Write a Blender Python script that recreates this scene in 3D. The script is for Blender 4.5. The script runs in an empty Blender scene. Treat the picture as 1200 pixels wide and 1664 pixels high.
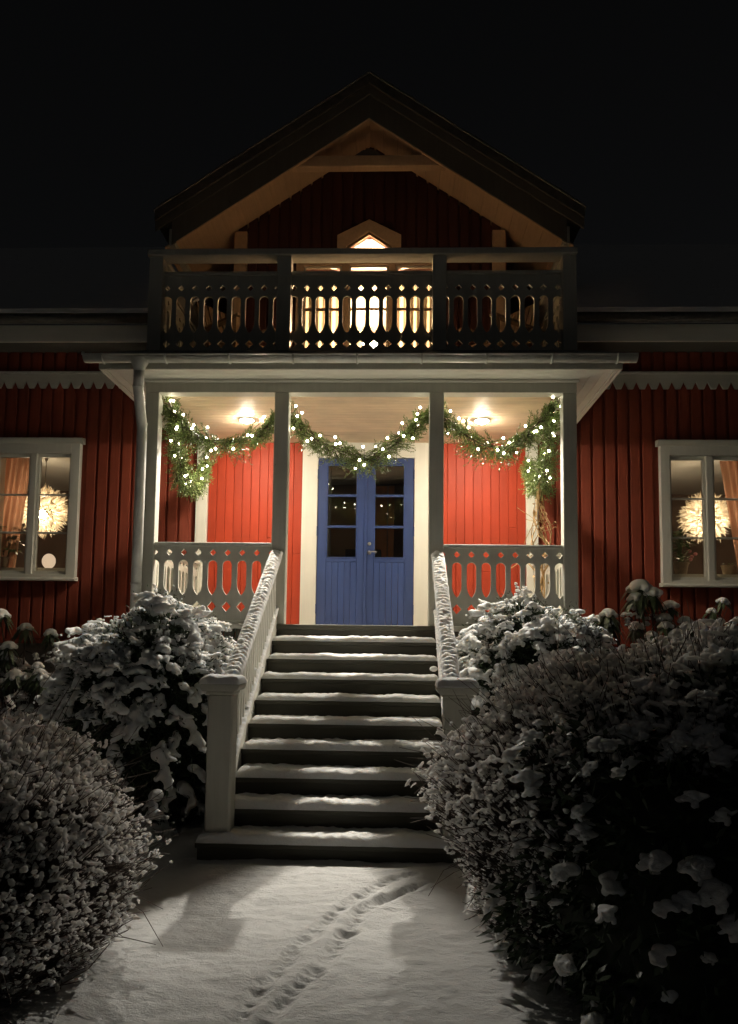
import bpy, bmesh, math, random
import numpy as np
from mathutils import Vector, Matrix, noise as mnoise

random.seed(7)
RNG = np.random.default_rng(7)
sc = bpy.context.scene
COL = sc.collection

# ------------------------------------------------------------------ camera
cam_data = bpy.data.cameras.new("camera")
cam = bpy.data.objects.new("camera", cam_data)
COL.objects.link(cam)
sc.camera = cam
R = ((0.99934217, 0.03394702, 0.01276044),
     (0.00982509, 0.08527168, -0.99630929),
     (-0.03490984, 0.99577926, 0.08488206))          # rows: picture right, down, forward
m = Matrix.Identity(4)
for i in range(3):
    m[i][0] = R[0][i]
    m[i][1] = -R[1][i]
    m[i][2] = -R[2][i]
m.translation = (0.38, -7.35, 1.46)
cam.matrix_world = m
cam_data.sensor_fit = 'VERTICAL'
cam_data.sensor_height = 36.0
cam_data.sensor_width = 36.0
cam_data.lens = 1232.0 / 1664.0 * 36.0
cam_data.shift_y = 107.5 / 1664.0
cam_data.clip_start = 0.05
cam_data.clip_end = 500.0

# ------------------------------------------------------------------ night sky, moon-weak sun, exposure
world = bpy.data.worlds.new("World")
sc.world = world
world.use_nodes = True
wn, wl = world.node_tree.nodes, world.node_tree.links
wn.clear()
w_out = wn.new("ShaderNodeOutputWorld")
w_bg = wn.new("ShaderNodeBackground")
w_sky = wn.new("ShaderNodeTexSky")
w_sky.sky_type = 'NISHITA'
w_sky.sun_disc = False
w_sky.sun_elevation = math.radians(35)
w_sky.sun_rotation = math.radians(200)
w_hsv = wn.new("ShaderNodeHueSaturation")
w_hsv.inputs['Saturation'].default_value = 0.12
w_bg.inputs['Strength'].default_value = 0.0008
wl.new(w_sky.outputs[0], w_hsv.inputs['Color'])
wl.new(w_hsv.outputs[0], w_bg.inputs[0])
wl.new(w_bg.outputs[0], w_out.inputs[0])

sun_d = bpy.data.lights.new("moon", 'SUN')
sun_d.energy = 0.0004
sun_d.angle = math.radians(12)
sun_d.color = (1.0, 0.96, 0.9)
sun = bpy.data.objects.new("moon", sun_d)
COL.objects.link(sun)
sun.rotation_euler = (math.radians(55), 0, math.radians(-20))

sc.view_settings.view_transform = 'Standard'
sc.view_settings.look = 'None'
sc.view_settings.exposure = 0.28
sc.view_settings.gamma = 1.0
sc.view_settings.use_curve_mapping = False
sc.render.engine = 'CYCLES'
sc.cycles.use_denoising = True
sc.cycles.max_bounces = 8
sc.cycles.diffuse_bounces = 5
sc.cycles.glossy_bounces = 3
sc.cycles.transmission_bounces = 6
sc.cycles.transparent_max_bounces = 12
sc.cycles.sample_clamp_indirect = 4.0
sc.cycles.caustics_reflective = False
sc.cycles.caustics_refractive = False

GLOBE_STRENGTH = 820.0       # porch lamp globes
ADDED_DOWN_SPOT_POWER = 14.0          # extra downward spots added below the porch lamps
SPOT_POWER = 450.0           # extra spots added at the porch lamps to brighten ground and shrubs
PENDANT = 280.0
BULB = 30.0

# ------------------------------------------------------------------ materials
def principled(name):
    mt = bpy.data.materials.new(name)
    mt.use_nodes = True
    nt = mt.node_tree
    return mt, nt, nt.nodes["Principled BSDF"]

def wpos(nt, scale):
    g = nt.nodes.new("ShaderNodeNewGeometry")
    mp = nt.nodes.new("ShaderNodeMapping")
    mp.inputs['Scale'].default_value = scale
    nt.links.new(g.outputs['Position'], mp.inputs['Vector'])
    return mp.outputs['Vector']

def noise_node(nt, vec, scale, detail=4.0, rough=0.55):
    n = nt.nodes.new("ShaderNodeTexNoise")
    n.inputs['Scale'].default_value = scale
    n.inputs['Detail'].default_value = detail
    n.inputs['Roughness'].default_value = rough
    nt.links.new(vec, n.inputs['Vector'])
    return n.outputs['Fac']

def ramp(nt, fac, stops):
    r = nt.nodes.new("ShaderNodeValToRGB")
    el = r.color_ramp.elements
    while len(el) < len(stops):
        el.new(0.5)
    for e, (p, c) in zip(el, stops):
        e.position = p
        e.color = (*c, 1.0) if len(c) == 3 else c
    nt.links.new(fac, r.inputs['Fac'])
    return r.outputs['Color']

def mixc(nt, fac, a, b, mode='MIX'):
    n = nt.nodes.new("ShaderNodeMix")
    n.data_type = 'RGBA'
    n.blend_type = mode
    if isinstance(fac, float):
        n.inputs[0].default_value = fac
    else:
        nt.links.new(fac, n.inputs[0])
    for sock, v in ((n.inputs[6], a), (n.inputs[7], b)):
        if isinstance(v, tuple):
            sock.default_value = (*v, 1.0)
        else:
            nt.links.new(v, sock)
    return n.outputs[2]

def mul(c, k):
    return tuple(x * k for x in c)

def painted(name, base, rough=0.5, grain=(4, 4, 60), var=0.16, bump=0.25, worn=None, worn_at=0.72, per_piece=0.12, spec=0.5):
    """Painted or bare wood: soft grain along one axis, patchy tone, a little wear, a tone of its own per piece."""
    mt, nt, b = principled(name)
    g = noise_node(nt, wpos(nt, grain), 1.0, 6, 0.6)
    big = noise_node(nt, wpos(nt, (1.3, 1.3, 1.3)), 2.2, 5, 0.6)
    c = ramp(nt, g, [(0.3, mul(base, 1 - var)), (0.7, mul(base, 1 + var * 0.6))])
    c = mixc(nt, 0.5, c, ramp(nt, big, [(0.3, mul(base, 1 - var)), (0.7, mul(base, 1 + var * 0.6))]))
    oi = nt.nodes.new("ShaderNodeObjectInfo")
    tone = ramp(nt, oi.outputs['Random'], [(0.0, (1 - per_piece,) * 3), (1.0, (1.0,) * 3)])
    c = mixc(nt, 1.0, c, tone, 'MULTIPLY')
    if worn:
        wv = noise_node(nt, wpos(nt, (9, 9, 3)), 1.6, 8, 0.7)
        c = mixc(nt, ramp(nt, wv, [(worn_at, (0, 0, 0)), (worn_at + 0.03, (1, 1, 1))]), c, worn)
    nt.links.new(c, b.inputs['Base Color'])
    b.inputs['Roughness'].default_value = rough
    b.inputs['Specular IOR Level'].default_value = spec
    bp = nt.nodes.new("ShaderNodeBump")
    bp.inputs['Strength'].default_value = bump
    bp.inputs['Distance'].default_value = 0.004
    nt.links.new(g, bp.inputs['Height'])
    nt.links.new(bp.outputs[0], b.inputs['Normal'])
    return mt

VG = (22, 22, 1.6)     # grain that runs up and down
HG = (1.6, 22, 22)     # grain that runs left to right
M = {}
M['white'] = painted('white_paint', (0.70, 0.685, 0.615), 0.45, VG, 0.10, 0.2, worn=(0.30, 0.26, 0.20), worn_at=0.74, per_piece=0.05)
M['white_h'] = painted('white_paint_across', (0.70, 0.685, 0.615), 0.45, HG, 0.10, 0.2, worn=(0.30, 0.26, 0.20), worn_at=0.76, per_piece=0.05)
M['grey'] = painted('greyed_white_paint', (0.50, 0.495, 0.425), 0.55, VG, 0.16, 0.25, worn=(0.16, 0.13, 0.10), worn_at=0.69, per_piece=0.06)  # white trim paint in a greyer tone, with worn patches
M['red'] = painted('red_smooth_paint', (0.385, 0.042, 0.014), 0.55, VG, 0.22, 0.25, worn=(0.20, 0.045, 0.02), worn_at=0.70, per_piece=0.17, spec=0.28)
M['red_rough'] = painted('red_rough_paint', (0.29, 0.053, 0.024), 0.8, (40, 40, 1.5), 0.30, 0.5, per_piece=0.22)
M['red_shaded'] = painted('red_paint_shade_darkened', (0.062, 0.014, 0.009), 0.8, (40, 40, 1.5), 0.30, 0.5, per_piece=0.22)  # wall red darkened: the gable's shade is put into the colour
M['blue'] = painted('blue_door_paint', (0.029, 0.054, 0.172), 0.42, VG, 0.24, 0.3, worn=(0.10, 0.12, 0.18), worn_at=0.715, per_piece=0.14)
M['ceil'] = painted('pale_varnished_pine', (0.74, 0.585, 0.41), 0.6, (2.2, 30, 30), 0.24, 0.12, per_piece=0.12)
M['ceil_out'] = painted('oiled_soffit_boards', (0.60, 0.42, 0.27), 0.6, (30, 2.2, 30), 0.2, 0.12, per_piece=0.10)
M['trim_shaded'] = painted('shade_darkened_roof_trim', (0.105, 0.102, 0.088), 0.7, VG, 0.22, 0.3, worn=(0.06, 0.055, 0.045), worn_at=0.66)  # trim colour darkened to carry the shade on bargeboards and eave soffit
M['step'] = painted('weathered_tread_wood', (0.065, 0.062, 0.044), 0.7, (1.2, 26, 26), 0.35, 0.4, per_piece=0.2)
M['dark_wood'] = painted('dark_stained_wood', (0.07, 0.062, 0.05), 0.7, HG, 0.3, 0.3)
M['teak'] = painted('brown_furniture_wood', (0.30, 0.20, 0.12), 0.55, VG, 0.3, 0.3)
M['parlour'] = painted('beige_wallpaper', (0.21, 0.15, 0.11), 0.85, (3, 3, 3), 0.12, 0.05)
M['parlour_dark'] = painted('brown_panel_paint', (0.50, 0.38, 0.27), 0.8, (3, 3, 3), 0.12, 0.05)
M['orange_wood'] = painted('orange_hall_boards', (0.72, 0.36, 0.16), 0.5, VG, 0.25, 0.2)

def plain(name, col, rough=0.5, metal=0.0, noise_scale=0.0, var=0.2):
    mt, nt, b = principled(name)
    b.inputs['Base Color'].default_value = (*col, 1)
    if noise_scale:
        n = noise_node(nt, wpos(nt, (1, 1, 1)), noise_scale, 5, 0.6)
        nt.links.new(ramp(nt, n, [(0.3, mul(col, 1 - var)), (0.7, mul(col, 1 + var))]), b.inputs['Base Color'])
    b.inputs['Roughness'].default_value = rough
    b.inputs['Metallic'].default_value = metal
    return mt

M['zinc'] = plain('grey_coated_gutter', (0.58, 0.58, 0.53), 0.42, 0.12, 9, 0.14)
M['chrome'] = plain('brushed_steel', (0.62, 0.60, 0.56), 0.28, 1.0, 30, 0.1)
M['roof'] = plain('dark_roof_sheet', (0.07, 0.068, 0.062), 0.6, 0.0, 14, 0.4)
M['stone'] = plain('foundation_stone', (0.24, 0.21, 0.18), 0.9, 0.0, 5, 0.4)
M['bark'] = plain('shrub_bark', (0.075, 0.050, 0.035), 0.9, 0.0, 25, 0.4)
M['twig'] = plain('reddish_twig', (0.105, 0.075, 0.060), 0.8, 0.0, 30, 0.4)
M['vine'] = plain('straw_coloured_vine', (0.42, 0.27, 0.12), 0.8, 0.0, 30, 0.3)
M['pot'] = plain('pale_clay_pot', (0.42, 0.33, 0.24), 0.8, 0.0, 20, 0.2)
M['petal_pink'] = plain('pink_flower', (0.70, 0.28, 0.30), 0.6)
M['shade_brown'] = plain('crown_shade_brown', (0.03, 0.024, 0.018), 0.95, 0.0, 12, 0.5)  # dark brown that paints the shade inside bare shrubs
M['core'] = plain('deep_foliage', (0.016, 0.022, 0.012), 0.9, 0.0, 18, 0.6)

def leafy(name, c0, c1, rough=0.5, scale=9.0, trans=0.0):
    mt, nt, b = principled(name)
    n = noise_node(nt, wpos(nt, (1, 1, 1)), scale, 4, 0.7)
    nt.links.new(ramp(nt, n, [(0.3, c0), (0.7, c1)]), b.inputs['Base Color'])
    b.inputs['Roughness'].default_value = rough
    return mt

M['yew'] = leafy('yew_needles', (0.020, 0.035, 0.014), (0.055, 0.085, 0.035))
M['rhodo'] = leafy('rhododendron_leaf', (0.045, 0.065, 0.032), (0.10, 0.13, 0.065), 0.4)
M['spruce'] = leafy('garland_needles', (0.085, 0.145, 0.035), (0.24, 0.32, 0.09), 0.5, 16)
M['houseplant'] = leafy('houseplant_leaf', (0.10, 0.16, 0.06), (0.22, 0.28, 0.11), 0.45, 12)

def snow_mat(name, col, fine=90.0, bump=0.5, speck=None, dist=0.006, stretch=None, sss=0.0):
    mt, nt, b = principled(name)
    v = wpos(nt, (1, 1, 1))
    n1 = noise_node(nt, wpos(nt, stretch) if stretch else v, fine, 6, 0.72)
    n2 = noise_node(nt, v, 7.0, 4, 0.6)
    c = ramp(nt, n2, [(0.3, mul(col, 0.93)), (0.7, col)])
    if speck:
        n3 = noise_node(nt, v, 26.0, 5, 0.75)
        c = mixc(nt, ramp(nt, n3, [(0.50, (0, 0, 0)), (0.66, (1, 1, 1))]), c, speck)
    nt.links.new(c, b.inputs['Base Color'])
    b.inputs['Roughness'].default_value = 0.75
    if sss:
        b.inputs['Subsurface Weight'].default_value = 0.85
        b.inputs['Subsurface Radius'].default_value = (1.0, 0.92, 0.84)
        b.inputs['Subsurface Scale'].default_value = sss
    bp = nt.nodes.new("ShaderNodeBump")
    bp.inputs['Strength'].default_value = bump
    bp.inputs['Distance'].default_value = dist
    nt.links.new(n1, bp.inputs['Height'])
    nt.links.new(bp.outputs[0], b.inputs['Normal'])
    return mt

M['snow'] = snow_mat('snow', (0.84, 0.84, 0.83), 55, 0.7, dist=0.014, sss=0.035)
M['ground_snow'] = snow_mat('ground_snow', (0.80, 0.80, 0.79), 1.0, 0.8, dist=0.016, stretch=(38, 70, 40))
M['tuft'] = snow_mat('snow_on_seed_heads', (0.86, 0.83, 0.80), 160, 0.6, speck=(0.74, 0.68, 0.62), sss=0.04)
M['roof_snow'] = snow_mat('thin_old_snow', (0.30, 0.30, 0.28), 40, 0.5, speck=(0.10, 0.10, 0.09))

def glass_mat():
    mt = bpy.data.materials.new('window_glass')
    mt.use_nodes = True
    nt = mt.node_tree
    nt.nodes.clear()
    o = nt.nodes.new("ShaderNodeOutputMaterial")
    t = nt.nodes.new("ShaderNodeBsdfTransparent")
    g = nt.nodes.new("ShaderNodeBsdfGlossy")
    g.inputs['Roughness'].default_value = 0.012
    fr = nt.nodes.new("ShaderNodeFresnel")
    fr.inputs['IOR'].default_value = 1.65
    mx = nt.nodes.new("ShaderNodeMixShader")
    nt.links.new(fr.outputs[0], mx.inputs[0])
    nt.links.new(t.outputs[0], mx.inputs[1])
    nt.links.new(g.outputs[0], mx.inputs[2])
    nt.links.new(mx.outputs[0], o.inputs[0])
    return mt
M['glass'] = glass_mat()

def emit(name, col, strength):
    mt = bpy.data.materials.new(name)
    mt.use_nodes = True
    nt = mt.node_tree
    nt.nodes.clear()
    o = nt.nodes.new("ShaderNodeOutputMaterial")
    e = nt.nodes.new("ShaderNodeEmission")
    e.inputs[0].default_value = (*col, 1)
    e.inputs[1].default_value = strength
    nt.links.new(e.outputs[0], o.inputs[0])
    return mt
M['globe'] = emit('lit_porch_globe', (1.0, 0.86, 0.66), GLOBE_STRENGTH)
M['bulb'] = emit('lit_fairy_bulb', (1.0, 0.90, 0.66), BULB)
M['pendant_bulb'] = emit('lit_pendant_bulb', (1.0, 0.78, 0.50), PENDANT)
M['egg'] = emit('lit_egg_lamp', (1.0, 0.72, 0.46), 0.62)

def translucent(name, col, mixv=0.6, fold=None):
    mt = bpy.data.materials.new(name)
    mt.use_nodes = True
    nt = mt.node_tree
    nt.nodes.clear()
    o = nt.nodes.new("ShaderNodeOutputMaterial")
    t = nt.nodes.new("ShaderNodeBsdfTranslucent")
    d = nt.nodes.new("ShaderNodeBsdfDiffuse")
    n = noise_node(nt, wpos(nt, (60, 60, 2)), 1.0, 4, 0.6)
    c = ramp(nt, n, [(0.3, mul(col, 0.86)), (0.7, col)])
    nt.links.new(c, t.inputs[0])
    nt.links.new(c, d.inputs[0])
    mx = nt.nodes.new("ShaderNodeMixShader")
    mx.inputs[0].default_value = mixv
    nt.links.new(d.outputs[0], mx.inputs[1])
    nt.links.new(t.outputs[0], mx.inputs[2])
    if fold:
        tr = nt.nodes.new("ShaderNodeBsdfTransparent")
        m2 = nt.nodes.new("ShaderNodeMixShader")
        m2.inputs[0].default_value = fold
        nt.links.new(mx.outputs[0], m2.inputs[1])
        nt.links.new(tr.outputs[0], m2.inputs[2])
        mx = m2
    nt.links.new(mx.outputs[0], o.inputs[0])
    return mt
M['curtain'] = translucent('cream_curtain_cloth', (0.19, 0.16, 0.115), 0.55)
M['curtain_warm'] = translucent('salmon_curtain_cloth', (0.62, 0.36, 0.24), 0.35)
M['sheer'] = translucent('sheer_curtain_cloth', (0.40, 0.35, 0.28), 0.6, 0.80)
M['paper'] = translucent('white_paper_petals', (0.86, 0.80, 0.68), 0.55)

# ------------------------------------------------------------------ mesh helpers
class MB:
    def __init__(self):
        self.v, self.f = [], []

    def add(self, verts, faces):
        o = len(self.v)
        self.v.extend([tuple(p) for p in verts])
        self.f.extend([tuple(i + o for i in fc) for fc in faces])
        return self

    def box(self, x0, x1, y0, y1, z0, z1):
        vs = [(x, y, z) for z in (z0, z1) for y in (y0, y1) for x in (x0, x1)]
        return self.add(vs, [(0, 2, 3, 1), (4, 5, 7, 6), (0, 1, 5, 4), (2, 6, 7, 3), (0, 4, 6, 2), (1, 3, 7, 5)])

    def prism(self, poly, a0, a1, axis='Y'):
        """polygon given in two coordinates, extruded along the third axis"""
        n = len(poly)
        def p(q, a):
            if axis == 'Y':
                return (q[0], a, q[1])
            if axis == 'X':
                return (a, q[0], q[1])
            return (q[0], q[1], a)
        vs = [p(q, a0) for q in poly] + [p(q, a1) for q in poly]
        fs = [tuple(range(n)), tuple(range(2 * n - 1, n - 1, -1))]
        fs += [(i, i + n, (i + 1) % n + n, (i + 1) % n) for i in range(n)]
        return self.add(vs, fs)

    def ring(self, outer, inner, y0, y1):
        n = len(outer)
        vs = [(q[0], y, q[1]) for y in (y0, y1) for q in outer] + [(q[0], y, q[1]) for y in (y0, y1) for q in inner]
        o0, o1, i0, i1 = 0, n, 2 * n, 3 * n
        fs = []
        for k in range(n):
            j = (k + 1) % n
            fs += [(o0 + k, o0 + j, i0 + j, i0 + k), (o1 + j, o1 + k, i1 + k, i1 + j),
                   (o0 + j, o0 + k, o1 + k, o1 + j), (i0 + k, i0 + j, i1 + j, i1 + k)]
        return self.add(vs, fs)

    def tube(self, pts, r, n=6, caps=True):
        pts = [Vector(p) for p in pts]
        rs = r if isinstance(r, (list, tuple)) else [r] * len(pts)
        up = Vector((0.13, 0.21, 0.97))
        vs, fs = [], []
        for i, p in enumerate(pts):
            d = (pts[min(i + 1, len(pts) - 1)] - pts[max(i - 1, 0)]).normalized()
            a = d.cross(up)
            if a.length < 1e-3:
                a = d.cross(Vector((1, 0, 0)))
            a.normalize()
            b = d.cross(a)
            for k in range(n):
                t = 2 * math.pi * k / n
                vs.append(p + (a * math.cos(t) + b * math.sin(t)) * rs[i])
        for i in range(len(pts) - 1):
            for k in range(n):
                k2 = (k + 1) % n
                fs.append((i * n + k, i * n + k2, (i + 1) * n + k2, (i + 1) * n + k))
        if caps:
            fs.append(tuple(range(n - 1, -1, -1)))
            fs.append(tuple((len(pts) - 1) * n + k for k in range(n)))
        return self.add(vs, fs)

    def lathe(self, prof, c=(0, 0, 0), n=16):
        vs, fs = [], []
        for (r, z) in prof:
            for k in range(n):
                t = 2 * math.pi * k / n
                vs.append((c[0] + r * math.cos(t), c[1] + r * math.sin(t), c[2] + z))
        for i in range(len(prof) - 1):
            for k in range(n):
                k2 = (k + 1) % n
                fs.append((i * n + k, i * n + k2, (i + 1) * n + k2, (i + 1) * n + k))
        return self.add(vs, fs)

    def ball(self, c, r, seg=8, rings=6):
        if not isinstance(r, (tuple, list)):
            r = (r, r, r)
        prof = []
        vs, fs = [], []
        for i in range(rings + 1):
            a = math.pi * i / rings
            for k in range(seg):
                t = 2 * math.pi * k / seg
                vs.append((c[0] + r[0] * math.sin(a) * math.cos(t), c[1] + r[1] * math.sin(a) * math.sin(t), c[2] - r[2] * math.cos(a)))
        for i in range(rings):
            for k in range(seg):
                k2 = (k + 1) % seg
                fs.append((i * seg + k, i * seg + k2, (i + 1) * seg + k2, (i + 1) * seg + k))
        return self.add(vs, fs)

    def mesh(self, name, mat, bevel=0.0, smooth=False, fix=True):
        me = bpy.data.meshes.new(name)
        me.from_pydata(self.v, [], self.f)
        if fix or bevel:
            bm = bmesh.new()
            bm.from_mesh(me)
            if bevel:
                es = [e for e in bm.edges if len(e.link_faces) == 2 and e.calc_face_angle(0) > 0.5]
                bmesh.ops.bevel(bm, geom=es, offset=bevel, segments=1, affect='EDGES', clamp_overlap=True)
            bmesh.ops.recalc_face_normals(bm, faces=bm.faces)
            bm.to_mesh(me)
            bm.free()
        if smooth:
            me.polygons.foreach_set('use_smooth', [True] * len(me.polygons))
        me.materials.append(mat)
        me.update()
        return me

    def build(self, name, mat, parent=None, bevel=0.0, smooth=False, fix=True):
        return link(name, self.mesh(name, mat, bevel, smooth, fix), parent)

def link(name, me, parent=None, loc=None):
    o = bpy.data.objects.new(name, me)
    COL.objects.link(o)
    if parent is not None:
        o.parent = parent
    if loc:
        o.location = loc
    return o

def box(name, mat, parent, x0, x1, y0, y1, z0, z1, bevel=0.004):
    return MB().box(x0, x1, y0, y1, z0, z1).build(name, mat, parent, bevel)

def thing(name, label, cat, group=None, loc=(0, 0, 0)):
    o = bpy.data.objects.new(name, None)
    COL.objects.link(o)
    o.location = loc
    o.empty_display_size = 0.1
    tag(o, label, cat, group)
    return o

def tag(o, label, cat, group=None):
    o['label'] = label
    o['category'] = cat
    if group:
        o['group'] = group
    return o

_cache = {}
def board(name, mat, parent, x0, x1, y0, y1, z0, z1, bevel=0.003):
    """a plain board; boards of the same size share one mesh"""
    key = (name, mat.name, round(x1 - x0, 4), round(y1 - y0, 4), round(z1 - z0, 4))
    if key not in _cache:
        _cache[key] = MB().box(-(x1 - x0) / 2, (x1 - x0) / 2, 0, y1 - y0, 0, z1 - z0).mesh(name, mat, bevel)
    return link(name, _cache[key], parent, ((x0 + x1) / 2, y0, z0))

def arrays_mesh(name, V, Q, mat, smooth=True):
    """fast mesh from numpy: V (n,3), Q (m,k) faces all with k corners"""
    me = bpy.data.meshes.new(name)
    k = Q.shape[1]
    me.vertices.add(len(V))
    me.vertices.foreach_set('co', np.ascontiguousarray(V, dtype=np.float32).ravel())
    me.loops.add(len(Q) * k)
    me.loops.foreach_set('vertex_index', np.ascontiguousarray(Q, dtype=np.int32).ravel())
    me.polygons.add(len(Q))
    me.polygons.foreach_set('loop_start', np.arange(len(Q), dtype=np.int32) * k)
    try:
        me.polygons.foreach_set('loop_total', np.full(len(Q), k, dtype=np.int32))
    except Exception:
        pass
    if smooth:
        me.polygons.foreach_set('use_smooth', np.ones(len(Q), dtype=bool))
    me.materials.append(mat)
    me.update(calc_edges=True)
    me.validate()
    return me

# ------------------------------------------------------------------ dimensions (porch front plane Y=0, house front Y=2)
F = 1.63            # porch floor
RISE, GO = 0.163, 0.262
WALL = 2.0
CEIL = 3.965

# ================================================================== GROUND
TRACK_A = [(0.50, -2.62), (0.374, -2.709), (0.137, -3.109), (0.022, -3.439), (-0.05, -3.679), (-0.078, -3.924), (-0.161, -4.201), (-0.187, -4.342), (-0.25, -4.7)]
TRACK_B = [(0.75, -2.62), (0.554, -2.728), (0.375, -3.009), (0.215, -3.208), (0.15, -3.583), (0.097, -3.895), (0.041, -4.066), (-0.022, -4.221), (-0.076, -4.388), (-0.16, -4.75)]

def track_pits():
    r = random.Random(3)
    pits = []
    for tr, wid in ((TRACK_A, 0.042), (TRACK_B, 0.046)):
        for (x0, y0), (x1, y1) in zip(tr[:-1], tr[1:]):
            L = math.hypot(x1 - x0, y1 - y0)
            n = max(1, int(L / 0.048))
            a = math.atan2(y1 - y0, x1 - x0)
            for k in range(n):
                t = (k + r.random() * 0.6) / n
                pits.append((x0 + (x1 - x0) * t + r.uniform(-.012, .012), y0 + (y1 - y0) * t, a + r.uniform(-.3, .3),
                             r.uniform(0.011, 0.019), wid * r.uniform(0.45, 1.0), r.uniform(0.006, 0.020)))
    # deep boot prints where somebody broke through
    for (x, y, a, l, w, d) in ((0.40, -2.98, 0.75, 0.15, 0.034, 0.034), (0.55, -2.80, 0.65, 0.10, 0.032, 0.036), (0.0, -3.62, 1.25, 0.10, 0.028, 0.016),
                               (-0.04, -4.28, 1.1, 0.07, 0.030, 0.014), (0.17, -3.52, 1.2, 0.05, 0.05, 0.035)):
        pits.append((x, y, a, l, w, d))
    return pits

def ground_height(X, Y):
    H = np.full(X.shape, 0.055)
    flat = np.stack([X.ravel(), Y.ravel()], 1)
    nz = np.array([mnoise.noise(Vector((x * 1.1, y * 1.1, 0.3))) * 0.030 + mnoise.noise(Vector((x * 3.7, y * 3.7, 5.3))) * 0.010
                   + mnoise.noise(Vector((x * 9.0, y * 15.0, 9.3))) * 0.0062 + mnoise.noise(Vector((x * 23.0, y * 34.0, 2.3))) * 0.0038 for x, y in flat])
    H = H + nz.reshape(X.shape)
    return H

def make_ground():
    xs = np.arange(-1.75, 1.75, 0.0125)
    ys = np.arange(-5.4, -2.3, 0.0125)
    # one sheet: a fine grid in the middle, coarse rows and columns out to the dark distance
    xs = np.concatenate([np.array([-60, -30, -14, -8, -5, -3.5, -2.6, -2.1]), xs, np.array([1.95, 2.4, 3.2, 4.5, 7, 14, 30, 60])])
    ys = np.concatenate([np.array([-60, -30, -15, -10, -8, -6.8, -6.0]), ys, np.array([-2.0, -1.4, -0.8, 0, 1, 2.2, 6, 14, 30, 60])])
    X, Y = np.meshgrid(xs, ys)
    H = ground_height(X, Y)
    for (px, py, a, l, w, d) in track_pits():
        dx, dy = X - px, Y - py
        u = dx * math.cos(a) + dy * math.sin(a)
        v = -dx * math.sin(a) + dy * math.cos(a)
        q = (u / l) ** 2 + (v / w) ** 2
        H -= d * np.exp(-q ** 1.6) - 0.16 * d * np.exp(-((np.sqrt(q) - 1.6) ** 2) * 5)
    for tr, w_, d_ in ((TRACK_A, 0.040, 0.013), (TRACK_B, 0.046, 0.016)):
        best = np.full(X.shape, 9.0)
        for (ax, ay), (bx_, by) in zip(tr[:-1], tr[1:]):
            L2 = (bx_ - ax) ** 2 + (by - ay) ** 2
            tt = np.clip(((X - ax) * (bx_ - ax) + (Y - ay) * (by - ay)) / L2, 0, 1)
            best = np.minimum(best, np.hypot(X - ax - tt * (bx_ - ax), Y - ay - tt * (by - ay)))
        H -= d_ * np.exp(-(best / w_) ** 4)
    # low drifts under the shrubs at both sides
    H += 0.05 * np.exp(-((np.abs(X) - 1.9) / 0.7) ** 2) * (Y < -2.3) * (Y > -9)
    V = np.stack([X.ravel(), Y.ravel(), H.ravel()], 1)
    ny, nx = X.shape
    idx = np.arange(nx * ny).reshape(ny, nx)
    Q = np.stack([idx[:-1, :-1].ravel(), idx[:-1, 1:].ravel(), idx[1:, 1:].ravel(), idx[1:, :-1].ravel()], 1)
    o = link('snowy_ground', arrays_mesh('snowy_ground', V, Q, M['ground_snow']))
    o['kind'] = 'structure'
    return o
make_ground()

# ================================================================== HOUSE
house = thing('house', 'red wooden house with white porch, carved balcony and gable roof', 'house', loc=(0, 2, 0))
def H(o):
    o.parent = house
    o.matrix_parent_inverse = Matrix.Translation((0, -2, 0))
    return o
class _HP:
    pass
# children are placed in world coordinates: parent inverse undoes the house Empty's offset
_oldlink = link
def link(name, me, parent=None, loc=None):
    o = bpy.data.objects.new(name, me)
    COL.objects.link(o)
    if parent is not None:
        o.parent = parent
        if parent.type == 'EMPTY':
            o.matrix_parent_inverse = Matrix.Translation(-Vector(parent.location))
        elif tuple(parent.location) != (0.0, 0.0, 0.0):
            o.matrix_parent_inverse = Matrix.Translation(-Vector(parent.location))
    if loc:
        o.location = loc
    return o

WIN = [(-4.83, -3.63), (3.63, 4.83)]
WZ0, WZ1 = 2.20, 3.98

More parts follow.
